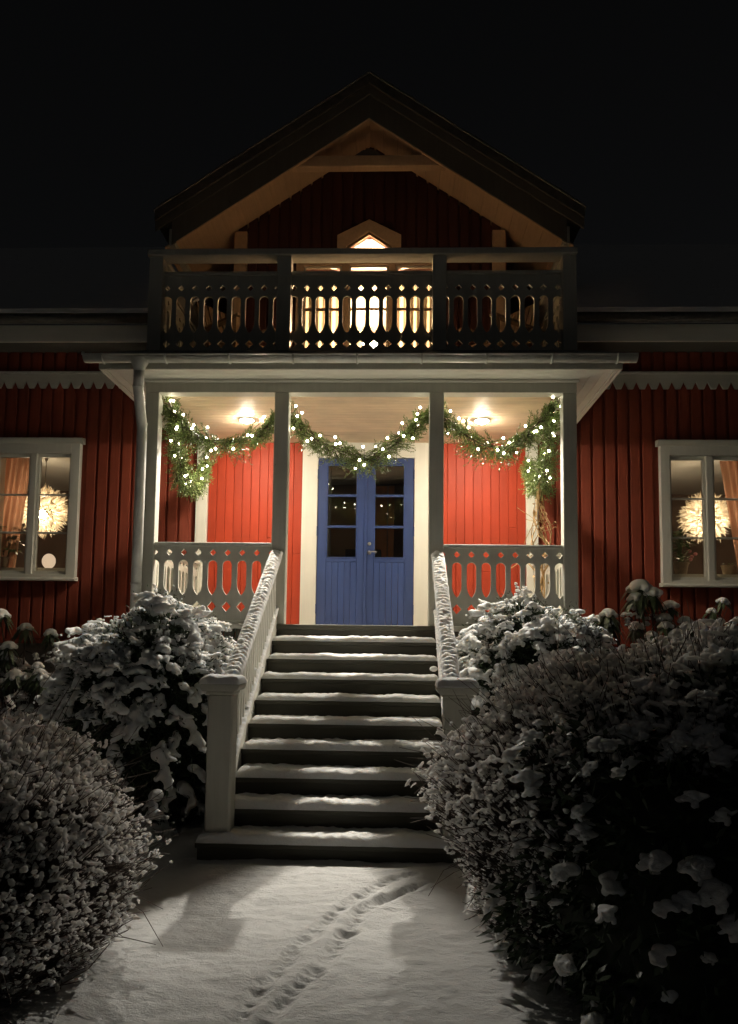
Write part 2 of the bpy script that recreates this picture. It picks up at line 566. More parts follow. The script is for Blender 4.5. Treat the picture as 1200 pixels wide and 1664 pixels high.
# backing walls
def back_wall():
    b = MB()
    segs = [(-7.5, WIN[0][0], 1.42, 5.3), (WIN[0][0], WIN[0][1], 1.42, WZ0), (WIN[0][0], WIN[0][1], WZ1, 5.3), (WIN[0][1], -0.62, 1.42, 4.3),
            (-0.62, 0.62, 3.78, 4.3), (0.62, WIN[1][0], 1.42, 4.3), (WIN[1][0], WIN[1][1], 1.42, WZ0), (WIN[1][0], WIN[1][1], WZ1, 5.3), (WIN[1][1], 7.5, 1.42, 5.3),
            (WIN[0][1], -1.74, 4.3, 5.3), (1.74, WIN[1][0], 4.3, 5.3)]
    for (a, c, z0, z1) in segs:
        b.box(a, c, WALL + 0.032, WALL + 0.18, z0, z1)
    b.build('wall', M['red_rough'], house)
    b = MB()
    # gable wall with openings for the three lights and the peaked light
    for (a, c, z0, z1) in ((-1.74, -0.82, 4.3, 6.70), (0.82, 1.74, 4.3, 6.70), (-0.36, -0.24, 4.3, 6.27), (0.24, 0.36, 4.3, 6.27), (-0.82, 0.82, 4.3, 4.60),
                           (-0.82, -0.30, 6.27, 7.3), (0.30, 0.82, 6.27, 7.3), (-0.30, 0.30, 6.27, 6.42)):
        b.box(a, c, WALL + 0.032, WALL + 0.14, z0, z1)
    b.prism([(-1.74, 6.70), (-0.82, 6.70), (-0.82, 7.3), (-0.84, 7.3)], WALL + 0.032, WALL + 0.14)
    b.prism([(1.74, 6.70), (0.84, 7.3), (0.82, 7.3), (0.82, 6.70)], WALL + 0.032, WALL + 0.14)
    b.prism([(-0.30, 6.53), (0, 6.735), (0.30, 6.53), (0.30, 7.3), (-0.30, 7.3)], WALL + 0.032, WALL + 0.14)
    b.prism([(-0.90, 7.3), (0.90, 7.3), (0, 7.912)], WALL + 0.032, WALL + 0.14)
    b.build('gable_wall', M['red_shaded'], house)
back_wall()

def spans(z0, z1, holes):
    out, a = [], z0
    for h0, h1 in sorted(holes):
        if h0 > a:
            out.append((a, h0))
        a = max(a, h1)
    if a < z1:
        out.append((a, z1))
    return out

# upright lapped boards on the house front
x = -6.6
PITCH = 0.152
while x < 6.6:
    x0, x1 = x, x + 0.118
    mid = (x0 + x1) / 2
    if abs(mid) > 2.14:
        holes = []
        for (a, c) in WIN:
            if x1 > a - 0.005 and x0 < c + 0.005:
                holes.append((WZ0 - 0.02, WZ1 + 0.02))
        for (z0, z1) in spans(1.46, 5.24, holes):
            board('wall_board', M['red_rough'], house, x0, x1, WALL, WALL + 0.034, z0, z1)
    x += PITCH
# gable boards
x = -1.70
while x < 1.66:
    x0, x1 = x, x + 0.110
    mid = (x0 + x1) / 2
    top = 7.86 - 0.67 * max(abs(x0), abs(x1))
    holes = []
    if abs(mid) < 0.95:
        holes.append((4.5, 6.36))
    if abs(mid) < 0.40:
        holes.append((6.3, 6.90 - 0.45 * abs(mid)))
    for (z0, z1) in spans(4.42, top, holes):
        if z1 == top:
            MB().prism([(x0, z0), (x1, z0), (x1, 7.915 - 0.67 * abs(x1)), (x0, 7.915 - 0.67 * abs(x0))], WALL, WALL + 0.030).build('gable_board', M['red_shaded'], house, 0.003)
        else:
            board('gable_board', M['red_shaded'], house, x0, x1, WALL, WALL + 0.030, z0, z1)
    x += 0.1365

# foundation and water table
box('foundation', M['stone'], house, -7.4, 7.4, WALL + 0.10, WALL + 6, -0.2, 1.40)
box('water_table', M['red_rough'], house, -7.4, -2.16, WALL - 0.05, WALL + 0.03, 1.40, 1.45)
box('water_table', M['red_rough'], house, 2.16, 7.4, WALL - 0.05, WALL + 0.03, 1.40, 1.45)

# toothed frieze board, both sides
def frieze(x0, x1):
    poly = [(x0, 4.84), (x1, 4.84)]
    p = 0.143
    n = int((x1 - x0) / p)
    p = (x1 - x0) / n
    low = []
    for i in range(n):
        a = x1 - i * p
        low += [(a, 4.752), (a - 0.042, 4.658), (a - p + 0.042, 4.658)]
    low.append((x0, 4.752))
    b = MB().prism(poly + low, WALL - 0.026, WALL - 0.002)
    o = b.build('frieze_board', M['white_h'], house)
    box('frieze_cap', M['white_h'], house, x0, x1, WALL - 0.055, WALL - 0.002, 4.842, 4.872)
frieze(-7.0, -2.2)
frieze(2.2, 7.0)

# main eave
for s in (-1, 1):
    a, c = sorted((s * 2.19, s * 7.6))
    box('eave_fascia', M['white_h'], house, a, c, 1.50, 1.53, 5.075, 5.285)
    box('eave_soffit', M['trim_shaded'], house, a, c, 1.53, 2.03, 5.14, 5.16, 0)
    b = MB().tube([(a, 1.43, 5.335), (c, 1.43, 5.335)], 0.062, 8)
    b.build('eave_gutter', M['roof'], house, smooth=True)
    b = MB().prism([(1.38, 5.37), (6.2, 8.75), (6.2, 8.63), (1.42, 5.29)], a, c, 'X')
    b.build('main_roof', M['roof'], house)
    MB().prism([(1.36, 5.375), (1.37, 5.44), (1.44, 5.485), (6.2, 8.83), (6.2, 8.751)], a, c, 'X').build('roof_snow', M['snow'], house)

# ---- windows of the ground floor
def window(x0, x1):
    zc0, zc1 = 2.31, 3.765
    cx = (x0 + x1) / 2
    b = MB()
    b.box(x0, x0 + 0.115, WALL - 0.045, WALL + 0.10, WZ0, WZ1 - 0.05)
    b.box(x1 - 0.115, x1, WALL - 0.045, WALL + 0.10, WZ0, WZ1 - 0.05)
    b.box(x0 + 0.115, x1 - 0.115, WALL - 0.043, WALL + 0.10, zc1 + 0.045, WZ1 - 0.05)
    b.box(x0 + 0.115, x1 - 0.115, WALL - 0.043, WALL + 0.10, WZ0, zc0 - 0.045)
    w = b.build('window', M['white'], house, 0.004)
    MB().prism([(WALL - 0.045, WZ1 - 0.05), (WALL - 0.07, WZ1 - 0.035), (WALL - 0.095, WZ1 - 0.005), (WALL - 0.10, WZ1 + 0.012), (WALL + 0.02, WZ1 + 0.03), (WALL + 0.02, WZ1 - 0.05)], x0 - 0.04, x1 + 0.04, 'X').build('cornice', M['white_h'], w)
    MB().prism([(WALL - 0.11, WZ0 - 0.018), (WALL - 0.11, WZ0), (WALL - 0.03, WZ0 + 0.03), (WALL + 0.0, WZ0 + 0.03), (WALL + 0.0, WZ0 - 0.018)], x0 - 0.03, x1 + 0.03, 'X').build('sill', M['white_h'], w)
    box('mullion', M['white'], w, cx - 0.040, cx + 0.040, WALL - 0.03, WALL + 0.09, zc0 - 0.045, zc1 + 0.045)
    for (a, c) in ((x0 + 0.115, cx - 0.040), (cx + 0.040, x1 - 0.115)):
        o4 = [(a, zc0 - 0.045), (c, zc0 - 0.045), (c, zc1 + 0.045), (a, zc1 + 0.045)]
        i4 = [(a + 0.030, zc0), (c - 0.030, zc0), (c - 0.030, zc1), (a + 0.030, zc1)]
        MB().ring(o4, i4, WALL + 0.005, WALL + 0.06).build('sash', M['white'], w, 0.003)
        h = (zc1 - zc0) / 3
        for k in (1, 2):
            box('glazing_bar', M['white_h'], w, a + 0.030, c - 0.030, WALL + 0.012, WALL + 0.05, zc0 + k * h - 0.011, zc0 + k * h + 0.011, 0.003)
        for k in range(3):
            z0 = zc0 + k * h + (0.011 if k else 0)
            z1 = zc0 + (k + 1) * h - (0.011 if k < 2 else 0)
            MB().box(a + 0.030, c - 0.030, WALL + 0.03, WALL + 0.034, z0, z1).build('pane', M['glass'], w)
    # deep inner reveal
    MB().ring([(x0 + 0.06, WZ0), (x1 - 0.06, WZ0), (x1 - 0.06, WZ1 - 0.05), (x0 + 0.06, WZ1 - 0.05)],
              [(x0 + 0.09, WZ0 + 0.06), (x1 - 0.09, WZ0 + 0.06), (x1 - 0.09, WZ1 - 0.13), (x0 + 0.09, WZ1 - 0.13)], WALL + 0.101, WALL + 0.26).build('reveal', M['white'], w)
    return w
for (a, c) in WIN:
    window(a, c)

# ---- rooms behind the windows (closed boxes seen through the glass)
def room(name, x0, x1, y0, y1, z0, z1, mat, gap_left=None, gap_right=None):
    t = 0.08
    b = MB()
    b.box(x0 - t, x1 + t, y1, y1 + t, z0, z1)
    for (a, c, gap) in ((x0 - t, x0, gap_left), (x1, x1 + t, gap_right)):
        if gap:
            b.box(a, c, y0, gap[0], z0, z1)
            b.box(a, c, gap[1], y1, z0, z1)
            b.box(a, c, gap[0], gap[1], 3.85, z1)
        else:
            b.box(a, c, y0, y1, z0, z1)
    b.build(name + '_wall', mat, house)
    box(name + '_ceiling', M['white_h'], house, x0 - t, x1 + t, y0, y1 + t, z1, z1 + t, 0)
    box(name + '_floor', M['dark_wood'], house, x0 - t, x1 + t, y0, y1 + t, z0 - t, z0, 0)
room('parlour', -6.6, -2.4, 2.19, 5.6, 1.6, 4.05, M['parlour'])
room('dining_room', 1.68, 6.6, 2.19, 5.6, 1.6, 4.05, M['parlour'], gap_left=(3.0, 4.6))
room('hall', -1.5, 1.5, 2.19, 4.8, 1.6, 4.02, M['parlour_dark'], gap_right=(3.0, 4.6))  # doorway gap added so the dining room pendant lights the hall
room('attic_room', -1.60, 1.60, 2.16, 4.9, 4.5, 6.72, M['dark_wood'])

# ---- porch back wall
box('porch_backing', M['red'], house, -2.13, -0.60, WALL + 0.021, WALL + 0.031, F, CEIL, 0)
box('porch_backing', M['red'], house, 0.60, 2.13, WALL + 0.021, WALL + 0.031, F, CEIL, 0)
for s in (-1, 1):
    n = 11
    w = (1.985 - 0.80) / n
    for i in range(n):
        x0 = 0.80 + i * w + 0.0015
        x1 = x0 + w - 0.003
        a, c = sorted((s * x0, s * x1))
        y0 = WALL + random.uniform(-0.0012, 0.0012)
        if (i, s) in ((0, -1), (6, 1), (3, -1), (9, 1)):
            zj = {0: 2.55, 6: 2.35, 3: 2.75, 9: 2.9}[i]
            board('porch_wall_board', M['red'], house, a, c, y0, y0 + 0.02, F + 0.004, zj - 0.001, 0.0035)
            board('porch_wall_board', M['red'], house, a, c, y0, y0 + 0.02, zj + 0.001, CEIL - 0.002, 0.0035)
        else:
            board('porch_wall_board', M['red'], house, a, c, y0, y0 + 0.02, F + 0.004, CEIL - 0.002, 0.0035)
    a, c = sorted((s * 1.987, s * 2.13))
    box('corner_board', M['white'], house, a, c, WALL - 0.05, WALL + 0.02, F, CEIL)

# ---- double door with its casing
box('door_casing', M['white'], house, -0.80, -0.605, WALL - 0.022, WALL + 0.03, F + 0.003, CEIL - 0.001)
box('door_casing', M['white'], house, 0.605, 0.80, WALL - 0.022, WALL + 0.03, F + 0.003, CEIL - 0.001)
box('door_casing', M['white_h'], house, -0.605, 0.605, WALL - 0.022, WALL + 0.03, 3.770, CEIL - 0.001)
box('door_threshold', M['white_h'], house, -0.80, 0.80, WALL - 0.06, WALL + 0.19, F, F + 0.012, 0.002)
def door_leaf(s):
    z0, z1 = F + 0.016, 3.766
    g0, g1 = 2.505, 3.685
    X = lambda u: s * u
    def bx(bb, u0, u1, y0, y1, za, zb):
        a, c = sorted((X(u0), X(u1)))
        bb.box(a, c, y0, y1, za, zb)
    b = MB()
    bx(b, 0.003, 0.105, WALL + 0.0, WALL + 0.045, z0, z1)
    bx(b, 0.487, 0.601, WALL + 0.0, WALL + 0.045, z0, z1)
    bx(b, 0.105, 0.487, WALL + 0.0, WALL + 0.045, g1, z1)
    bx(b, 0.105, 0.487, WALL + 0.002, WALL + 0.045, g0 - 0.045, g0)
    leaf = b.build('door_leaf', M['blue'], house, 0.003)
    nb = 5
    w = (0.487 - 0.105) / nb
    for i in range(nb):
        a, c = sorted((X(0.105 + i * w + 0.001), X(0.105 + (i + 1) * w - 0.001)))
        board('panel_board', M['blue'], leaf, a, c, WALL + 0.006, WALL + 0.03, z0 + 0.002, g0 - 0.046, 0.003)
    # glazing: beads, bars and three panes
    a, c = sorted((X(0.105), X(0.487)))
    MB().ring([(a, g0), (c, g0), (c, g1), (a, g1)], [(a + 0.014, g0 + 0.014), (c - 0.014, g0 + 0.014), (c - 0.014, g1 - 0.014), (a + 0.014, g1 - 0.014)],
              WALL - 0.004, WALL + 0.03).build('glass_bead', M['blue'], leaf, 0.002)
    h = (g1 - g0) / 3
    for k in (1, 2):
        box('glazing_bar', M['blue'], leaf, a + 0.014, c - 0.014, WALL - 0.002, WALL + 0.035, g0 + k * h - 0.016, g0 + k * h + 0.016, 0.004)
    for k in range(3):
        za = g0 + k * h + (0.016 if k else 0.014)
        zb = g0 + (k + 1) * h - (0.016 if k < 2 else 0.014)
        MB().box(a + 0.014, c - 0.014, WALL + 0.012, WALL + 0.016, za, zb).build('pane', M['glass'], leaf)
    for zh in (F + 0.24, 2.84, 3.56):
        MB().tube([(X(0.604), WALL - 0.010, zh - 0.06), (X(0.604), WALL - 0.010, zh + 0.06)], 0.011, 8).build('hinge', M['blue'], leaf)
    return leaf
door_leaf(-1)
right_leaf = door_leaf(1)
box('door_strip', M['blue'], right_leaf, -0.018, 0.018, WALL - 0.014, WALL - 0.001, F + 0.02, 3.763, 0.004)
# lock and lever handle
b = MB()
prof = [(0.0, 0.0), (0.022, 0.0), (0.022, 0.006), (0.016, 0.012), (0.006, 0.014), (0.0, 0.014)]
def disc(bb, cx, cz, prof, y):
    vs, fs = [], []
    n = 16
    for (r, d) in prof:
        for k in range(n):
            t = 2 * math.pi * k / n
            vs.append((cx + r * math.cos(t), y - d, cz + r * math.sin(t)))
    for i in range(len(prof) - 1):
        for k in range(n):
            k2 = (k + 1) % n
            fs.append((i * n + k, i * n + k2, (i + 1) * n + k2, (i + 1) * n + k))
    bb.add(vs, fs)
disc(b, 0.052, 2.685, prof, WALL - 0.0005)
b.build('lock', M['chrome'], right_leaf, smooth=True)
b = MB()
disc(b, 0.052, 2.575, [(0.0, 0.0), (0.026, 0.0), (0.026, 0.008), (0.012, 0.012), (0.011, 0.045), (0.0, 0.047)], WALL - 0.0005)
b.tube([(0.045, WALL - 0.045, 2.576), (0.075, WALL - 0.050, 2.582), (0.115, WALL - 0.050, 2.584), (0.150, WALL - 0.046, 2.580)], [0.010, 0.009, 0.008, 0.007], 8)
b.build('door_handle', M['chrome'], right_leaf, smooth=True)

# hall seen through the door glass
for i in range(7):
    board('hall_panel', M['orange_wood'], house, 0.05 + i * 0.205, 0.235 + i * 0.205, 4.70, 4.74, 1.62, 3.98)
MB().prism([(2.6, 2.55), (4.6, 3.98), (4.6, 3.80), (2.6, 2.37)], 0.35, 1.4, 'X').build('stair_underside', M['parlour'], house)
box('hall_post', M['white'], house, -0.62, -0.47, 2.32, 2.45, 1.6, 4.0)
box('hall_cabinet', M['dark_wood'], house, -0.4, 0.15, 4.3, 4.7, 1.6, 2.9)

# ---- porch floor, skirt
box('porch_floor', M['white_h'], house, -2.12, 2.12, 0.0, WALL + 0.03, F - 0.05, F, 0.006)
x = -2.08
while x < 2.05:
    if abs(x + 0.05) > 0.84:
        board('skirt_board', M['dark_wood'], house, x, x + 0.10, 0.06, 0.08, -0.05, F - 0.051)
    x += 0.112

# ---- porch posts, headers, ceiling
for (a, c) in ((-2.145, -2.010), (-0.842, -0.698), (0.700, 0.844), (2.010, 2.145)):
    box('porch_post', M['grey'], house, a, c, 0.004, 0.139, F, 3.938, 0.006)
box('header_beam', M['grey'], house, -2.147, 2.147, 0.0, 0.14, 3.94, 4.066, 0.004)
box('header_moulding', M['white_h'], house, -2.17, 2.17, -0.028, -0.002, 4.038, 4.068, 0.006)
for s in (-1, 1):
    a, c = sorted((s * 2.012, s * 2.147))
    box('side_beam', M['white'], house, a, c, 0.142, WALL - 0.052, 3.94, 4.066, 0.004)
y = 0.145
while y < WALL - 0.02:
    y1 = min(y + 0.097, WALL + 0.028)
    board('ceiling_board', M['ceil'], house, -2.011, 2.011, y, y1, CEIL, CEIL + 0.018, 0.003)
    y += 0.0985

# ---- flat soffit round the porch, fascia, gutter, downpipe, skirt roof
SX, SY = 2.47, -0.32
def soffit():
    for k in range(3):
        t0, t1 = k / 3, (k + 1) / 3
        g = 0.0015
        # front strips (mitred)
        ya, yb = -0.002 + (SY + 0.002) * t0, -0.002 + (SY + 0.002) * t1
        xa, xb = 2.149 + (SX - 2.149) * t0, 2.149 + (SX - 2.149) * t1
        MB().prism([(-xa, ya - g), (xa, ya - g), (xb, yb + g), (-xb, yb + g)], 4.07, 4.085, 'Z').build('soffit_board', M['white_h'], house, 0.002)
        for s in (-1, 1):
            pts = [(s * (xa + g), ya - g), (s * (xb - g), yb + g), (s * (xb - g), WALL - 0.001), (s * (xa + g), WALL - 0.001)]
            MB().prism(pts, 4.07, 4.085, 'Z').build('soffit_board', M['white'], house, 0.002)
soffit()
box('porch_fascia', M['grey'], house, -SX - 0.025, SX + 0.025, SY - 0.025, SY, 4.05, 4.165)
for s in (-1, 1):
    a, c = sorted((s * SX, s * (SX + 0.025)))
    box('porch_fascia', M['white_h'], house, a, c, SY, WALL - 0.06, 4.05, 4.165)
    a, c = sorted((s * (SX - 0.035), s * (SX - 0.002)))
    box('soffit_trim', M['white_h'], house, a, c, SY + 0.02, WALL - 0.06, 4.052, 4.069)

def gutter(x0, x1, y, z, r):
    n = 10
    vs, fs = [], []
    for xx in (x0, x1):
        for rr in (r, r - 0.006):
            for k in range(n + 1):
                t = math.pi + math.pi * k / n
                vs.append((xx, y + rr * math.cos(t), z + rr * math.sin(t)))
    m1 = n + 1
    for k in range(n):
        fs.append((k, k + 1, 2 * m1 + k + 1, 2 * m1 + k))
        fs.append((m1 + k + 1, m1 + k, 3 * m1 + k, 3 * m1 + k + 1))
        fs.append((k, m1 + k, m1 + k + 1, k + 1))
        fs.append((2 * m1 + k, 2 * m1 + k + 1, 3 * m1 + k + 1, 3 * m1 + k))
    fs.append((0, 2 * m1, 3 * m1, m1))
    fs.append((n, m1 + n, 3 * m1 + n, 2 * m1 + n))
    bb = MB().add(vs, fs)
    bb.tube([(x0, y - r, z), (x1, y - r, z)], 0.009, 6)
    return bb
GY, GZ = -0.415, 4.150
b = gutter(-2.60, 2.60, GY, GZ, 0.062)
for xx in (-2.60, 2.60):
    disc_pts = [(GY + 0.062 * math.cos(math.pi + math.pi * k / 10), GZ + 0.062 * math.sin(math.pi + math.pi * k / 10)) for k in range(11)]
    b.prism(disc_pts, xx - 0.003, xx + 0.003, 'X')
b.ball((-2.60, GY - 0.05, GZ + 0.008), 0.020)
b.build('porch_gutter', M['zinc'], house, smooth=True)
for i in range(9):
    xx = -2.42 + i * 0.605
    vs = [(GY + 0.0655 * math.cos(math.pi + math.pi * k / 10), GZ + 0.0655 * math.sin(math.pi + math.pi * k / 10)) for k in range(11)]
    MB().tube([(xx, p[0], p[1]) for p in vs], 0.010, 5).build('gutter_bracket', M['zinc'], house, smooth=True)
dp = MB()
dp.lathe([(0.085, 0.02), (0.083, -0.01), (0.055, -0.07), (0.052, -0.10)], (-2.075, GY, GZ - 0.05), 14)
dp.tube([(-2.075, GY, GZ - 0.13), (-2.075, GY, 3.93), (-2.085, GY + 0.02, 3.86), (-2.125, -0.16, 3.62), (-2.130, -0.115, 3.555), (-2.130, -0.11, 3.45), (-2.130, -0.11, 0.25)], 0.050, 14)
pipe = dp.build('downpipe', M['zinc'], house, smooth=True)
for z in (3.86, 3.58, 2.0, 1.0):
    MB().lathe([(0.0, -0.012), (0.054, -0.012), (0.054, 0.012), (0.0, 0.012)], (-2.130 if z < 3.7 else -2.085, -0.11 if z < 3.7 else GY + 0.02, z), 14).build('pipe_collar', M['zinc'], pipe, smooth=False)
# skirt roof
b = MB()
o1 = [(-2.56, WALL), (-2.56, -0.39), (2.56, -0.39), (2.56, WALL)]
i1 = [(-2.165, WALL), (-2.165, 0.0), (2.165, 0.0), (2.165, WALL)]
for k in range(3):
    (ax, ay), (bx_, by) = o1[k], o1[k + 1]
    (cx, cy), (dx, dy) = i1[k + 1], i1[k]
    b.add([(ax, ay, 4.172), (bx_, by, 4.172), (cx, cy, 4.35), (dx, dy, 4.35), (ax, ay, 4.19), (bx_, by, 4.19), (cx, cy, 4.368), (dx, dy, 4.368)],
          [(0, 1, 2, 3), (4, 7, 6, 5), (0, 4, 5, 1), (1, 5, 6, 2), (2, 6, 7, 3), (3, 7, 4, 0)])
b.build('skirt_roof', M['roof_snow'], house)

# ---- carved boards: half cut-outs on both edges, so the openings appear where two boards meet
def carved_poly(w, z0, z1, dl, ov, du, hw=None):
    """dl, du = (low, mid, high, half width) of the diamonds; ov = (point, shoulder, top, half width)"""
    h = w / 2 - 0.0002
    right = [(h, z0), (h, dl[0]), (h - dl[3], dl[1]), (h, dl[2])]
    p, s, t, hw = ov
    right += [(h, p)]
    for k in range(1, 5):
        u = k / 4
        right.append((h - hw * math.sin(u * math.pi / 2) ** 0.9, p + (s - p) * u ** 1.15))
    zr = t - hw * 1.05
    right.append((h - hw, zr))
    for k in range(1, 6):
        a = k / 5 * math.pi / 2
        right.append((h - hw * math.cos(a), zr + (t - zr) * math.sin(a)))
    right += [(h, du[0]), (h - du[3], du[1]), (h, du[2]), (h, z1)]
    left = [(-px, pz) for (px, pz) in reversed(right)]
    return right + left

def carved_mesh(w, z0, z1, dl, ov, du, thick, along):
    key = ('carved', round(w, 4), z0, along)
    if key not in _cache:
        poly = carved_poly(w, z0, z1, dl, ov, du)
        b = MB()
        b.prism(poly, 0, thick, 'Y' if along == 'X' else 'X')
        _cache[key] = b.mesh('balustrade_board', M['grey'])
    return _cache[key]

UP = dict(z0=4.375, z1=5.19, dl=(4.430, 4.471, 4.513, 0.043), ov=(4.585, 4.70, 4.975, 0.047), du=(5.026, 5.060, 5.094, 0.033))
LO = dict(z0=F + 0.035, z1=2.392, dl=(1.745, 1.797, 1.848, 0.044), ov=(1.908, 2.02, 2.255, 0.047), du=(2.298, 2.332, 2.366, 0.033))

def carved_run(par, lo, hi, p, first, at, spec, thick, along):
    """boards whose shared edges (the openings) fall at first + k * p, within lo..hi"""
    k = 0
    e = first
    while e > lo + 1e-4:
        e -= p
    while e < hi - 1e-4:
        a, c = max(e, lo), min(e + p, hi)
        if c - a > p * 0.97:
            me = carved_mesh(p, thick=thick, along=along, **spec)
            link('balustrade_board', me, par, ((e + p / 2, at, 0) if along == 'X' else (at, e + p / 2, 0)))
        elif c - a > 0.012:
            # a board cut off by a post: clip the outline
            poly = carved_poly(p, **{k2: v for k2, v in spec.items()})
            l0, l1 = a - (e + p / 2), c - (e + p / 2)
            poly = [(min(max(q[0], l0), l1), q[1]) for q in poly]
            cl = []
            for q in poly:
                if not cl or (abs(q[0] - cl[-1][0]) + abs(q[1] - cl[-1][1])) > 1e-5:
                    cl.append(q)
            bb = MB()
            bb.prism(cl, 0, thick, 'Y' if along == 'X' else 'X')
            me = bb.mesh('balustrade_board', M['grey'])
            link('balustrade_board', me, par, ((e + p / 2, at, 0) if along == 'X' else (at, e + p / 2, 0)))
        e += p

# balcony
box('balcony_floor', M['dark_wood'], house, -2.16, 2.16, 0.002, WALL - 0.001, 4.30, 4.372)
BZ = 4.372
def balcony():
    fr = MB().box(-2.175, 2.165, -0.03, 0.165, 5.362, 5.425).build('balcony_railing', M['grey'], house, 0.006)
    for (a, c) in ((-2.160, -2.018), (-0.850, -0.706), (0.724, 0.864), (2.020, 2.160)):
        box('railing_post', M['grey'], fr, a, c, 0.004, 0.144, BZ, 5.361, 0.006)
    for (a, c, p, first) in ((-2.017, -0.851, 0.1425, -1.987), (-0.705, 0.723, 0.1375, 0.0), (0.865, 2.019, 0.1425, 1.987)):
        box('panel_rail', M['grey'], fr, a, c, 0.045, 0.110, 5.191, 5.222, 0.004)
        box('panel_rail', M['grey'], fr, a, c, 0.045, 0.078, BZ + 0.001, 4.392, 0.003)
        carved_run(fr, a, c, p, first, 0.080, UP, 0.026, 'X')
    for s in (-1, 1):
        x0, x1 = sorted((s * 2.02, s * 2.165))
        sd = MB().box(x0, x1, 0.166, WALL - 0.06, 5.362, 5.425).build('balcony_side_railing', M['grey'], house, 0.006)
        xm = s * 2.095
        box('panel_rail', M['grey'], sd, xm - 0.032, xm + 0.032, 0.146, WALL - 0.06, 5.191, 5.222, 0.004)
        carved_run(sd, 0.146, WALL - 0.06, 0.142, 0.146, xm - 0.013, UP, 0.026, 'Y')
balcony()
# snow on the balcony floor and on its rail
def snow_slab(name, parent, x0, x1, y0, y1, z, h, seed, nx=60, ny=10, edge=0.05, mat=None, amp=0.35):
    """soft-edged sheet of snow with an uneven top"""
    xs = np.linspace(x0, x1, nx)
    ys = np.linspace(y0, y1, ny)
    X, Y = np.meshgrid(xs, ys)
    d = np.minimum(np.minimum(X - x0, x1 - X), np.minimum(Y - y0, y1 - Y))
    prof = np.sqrt(np.clip(1 - (1 - np.clip(d / edge, 0, 1)) ** 2, 0, 1))
    nz = np.array([mnoise.noise(Vector((a * 6, b_ * 6, seed))) * 0.6 + mnoise.noise(Vector((a * 22, b_ * 22, seed + 3))) * 0.4 for a, b_ in zip(X.ravel(), Y.ravel())]).reshape(X.shape)
    Z = z + h * prof * (1 + amp * nz)
    # wobble the outline
    wob = np.array([mnoise.noise(Vector((a * 14, seed * 2.1, 1.7))) for a in xs]) * 0.006
    Y = Y + wob[None, :] * (Y < (y0 + y1) / 2)
    V = np.concatenate([np.stack([X.ravel(), Y.ravel(), Z.ravel()], 1), np.stack([X.ravel(), Y.ravel(), np.full(X.size, z)], 1)])
    idx = np.arange(nx * ny).reshape(ny, nx)
    Q = np.stack([idx[:-1, :-1].ravel(), idx[:-1, 1:].ravel(), idx[1:, 1:].ravel(), idx[1:, :-1].ravel()], 1)
    Q = np.concatenate([Q, Q[:, ::-1] + nx * ny])
    return link(name, arrays_mesh(name, V, Q, mat or M['snow']), parent)
snow_slab('balcony_snow', house, -2.0, 2.0, 0.15, 1.9, BZ + 0.001, 0.06, 4.0, 80, 40, 0.12)
snow_slab('rail_snow', house, -2.17, 2.16, -0.02, 0.155, 5.426, 0.014, 9.0, 160, 8, 0.04)

# ---- lower balustrades
for (a, c, p, first) in ((-2.009, -0.843, 0.1455, -2.012), (0.845, 2.009, 0.1425, 1.977)):
    fr = MB().box(a, c, 0.030, 0.110, 2.393, 2.430).build('porch_balustrade', M['grey'], house, 0.005)
    box('panel_rail', M['grey'], fr, a, c, 0.040, 0.100, F + 0.001, F + 0.034, 0.004)
    carved_run(fr, a, c, p, first, 0.055, LO, 0.026, 'X')
for s in (-1, 1):
    x0, x1 = sorted((s * 2.04, s * 2.12))
    fr = MB().box(x0, x1, 0.141, WALL - 0.053, 2.393, 2.430).build('porch_side_balustrade', M['grey'], house, 0.005)
    xm = s * 2.08
    box('panel_rail', M['grey'], fr, xm - 0.03, xm + 0.03, 0.141, WALL - 0.053, F + 0.001, F + 0.034, 0.004)
    carved_run(fr, 0.141, WALL - 0.053, 0.1425, 0.141, xm - 0.013, LO, 0.026, 'Y')

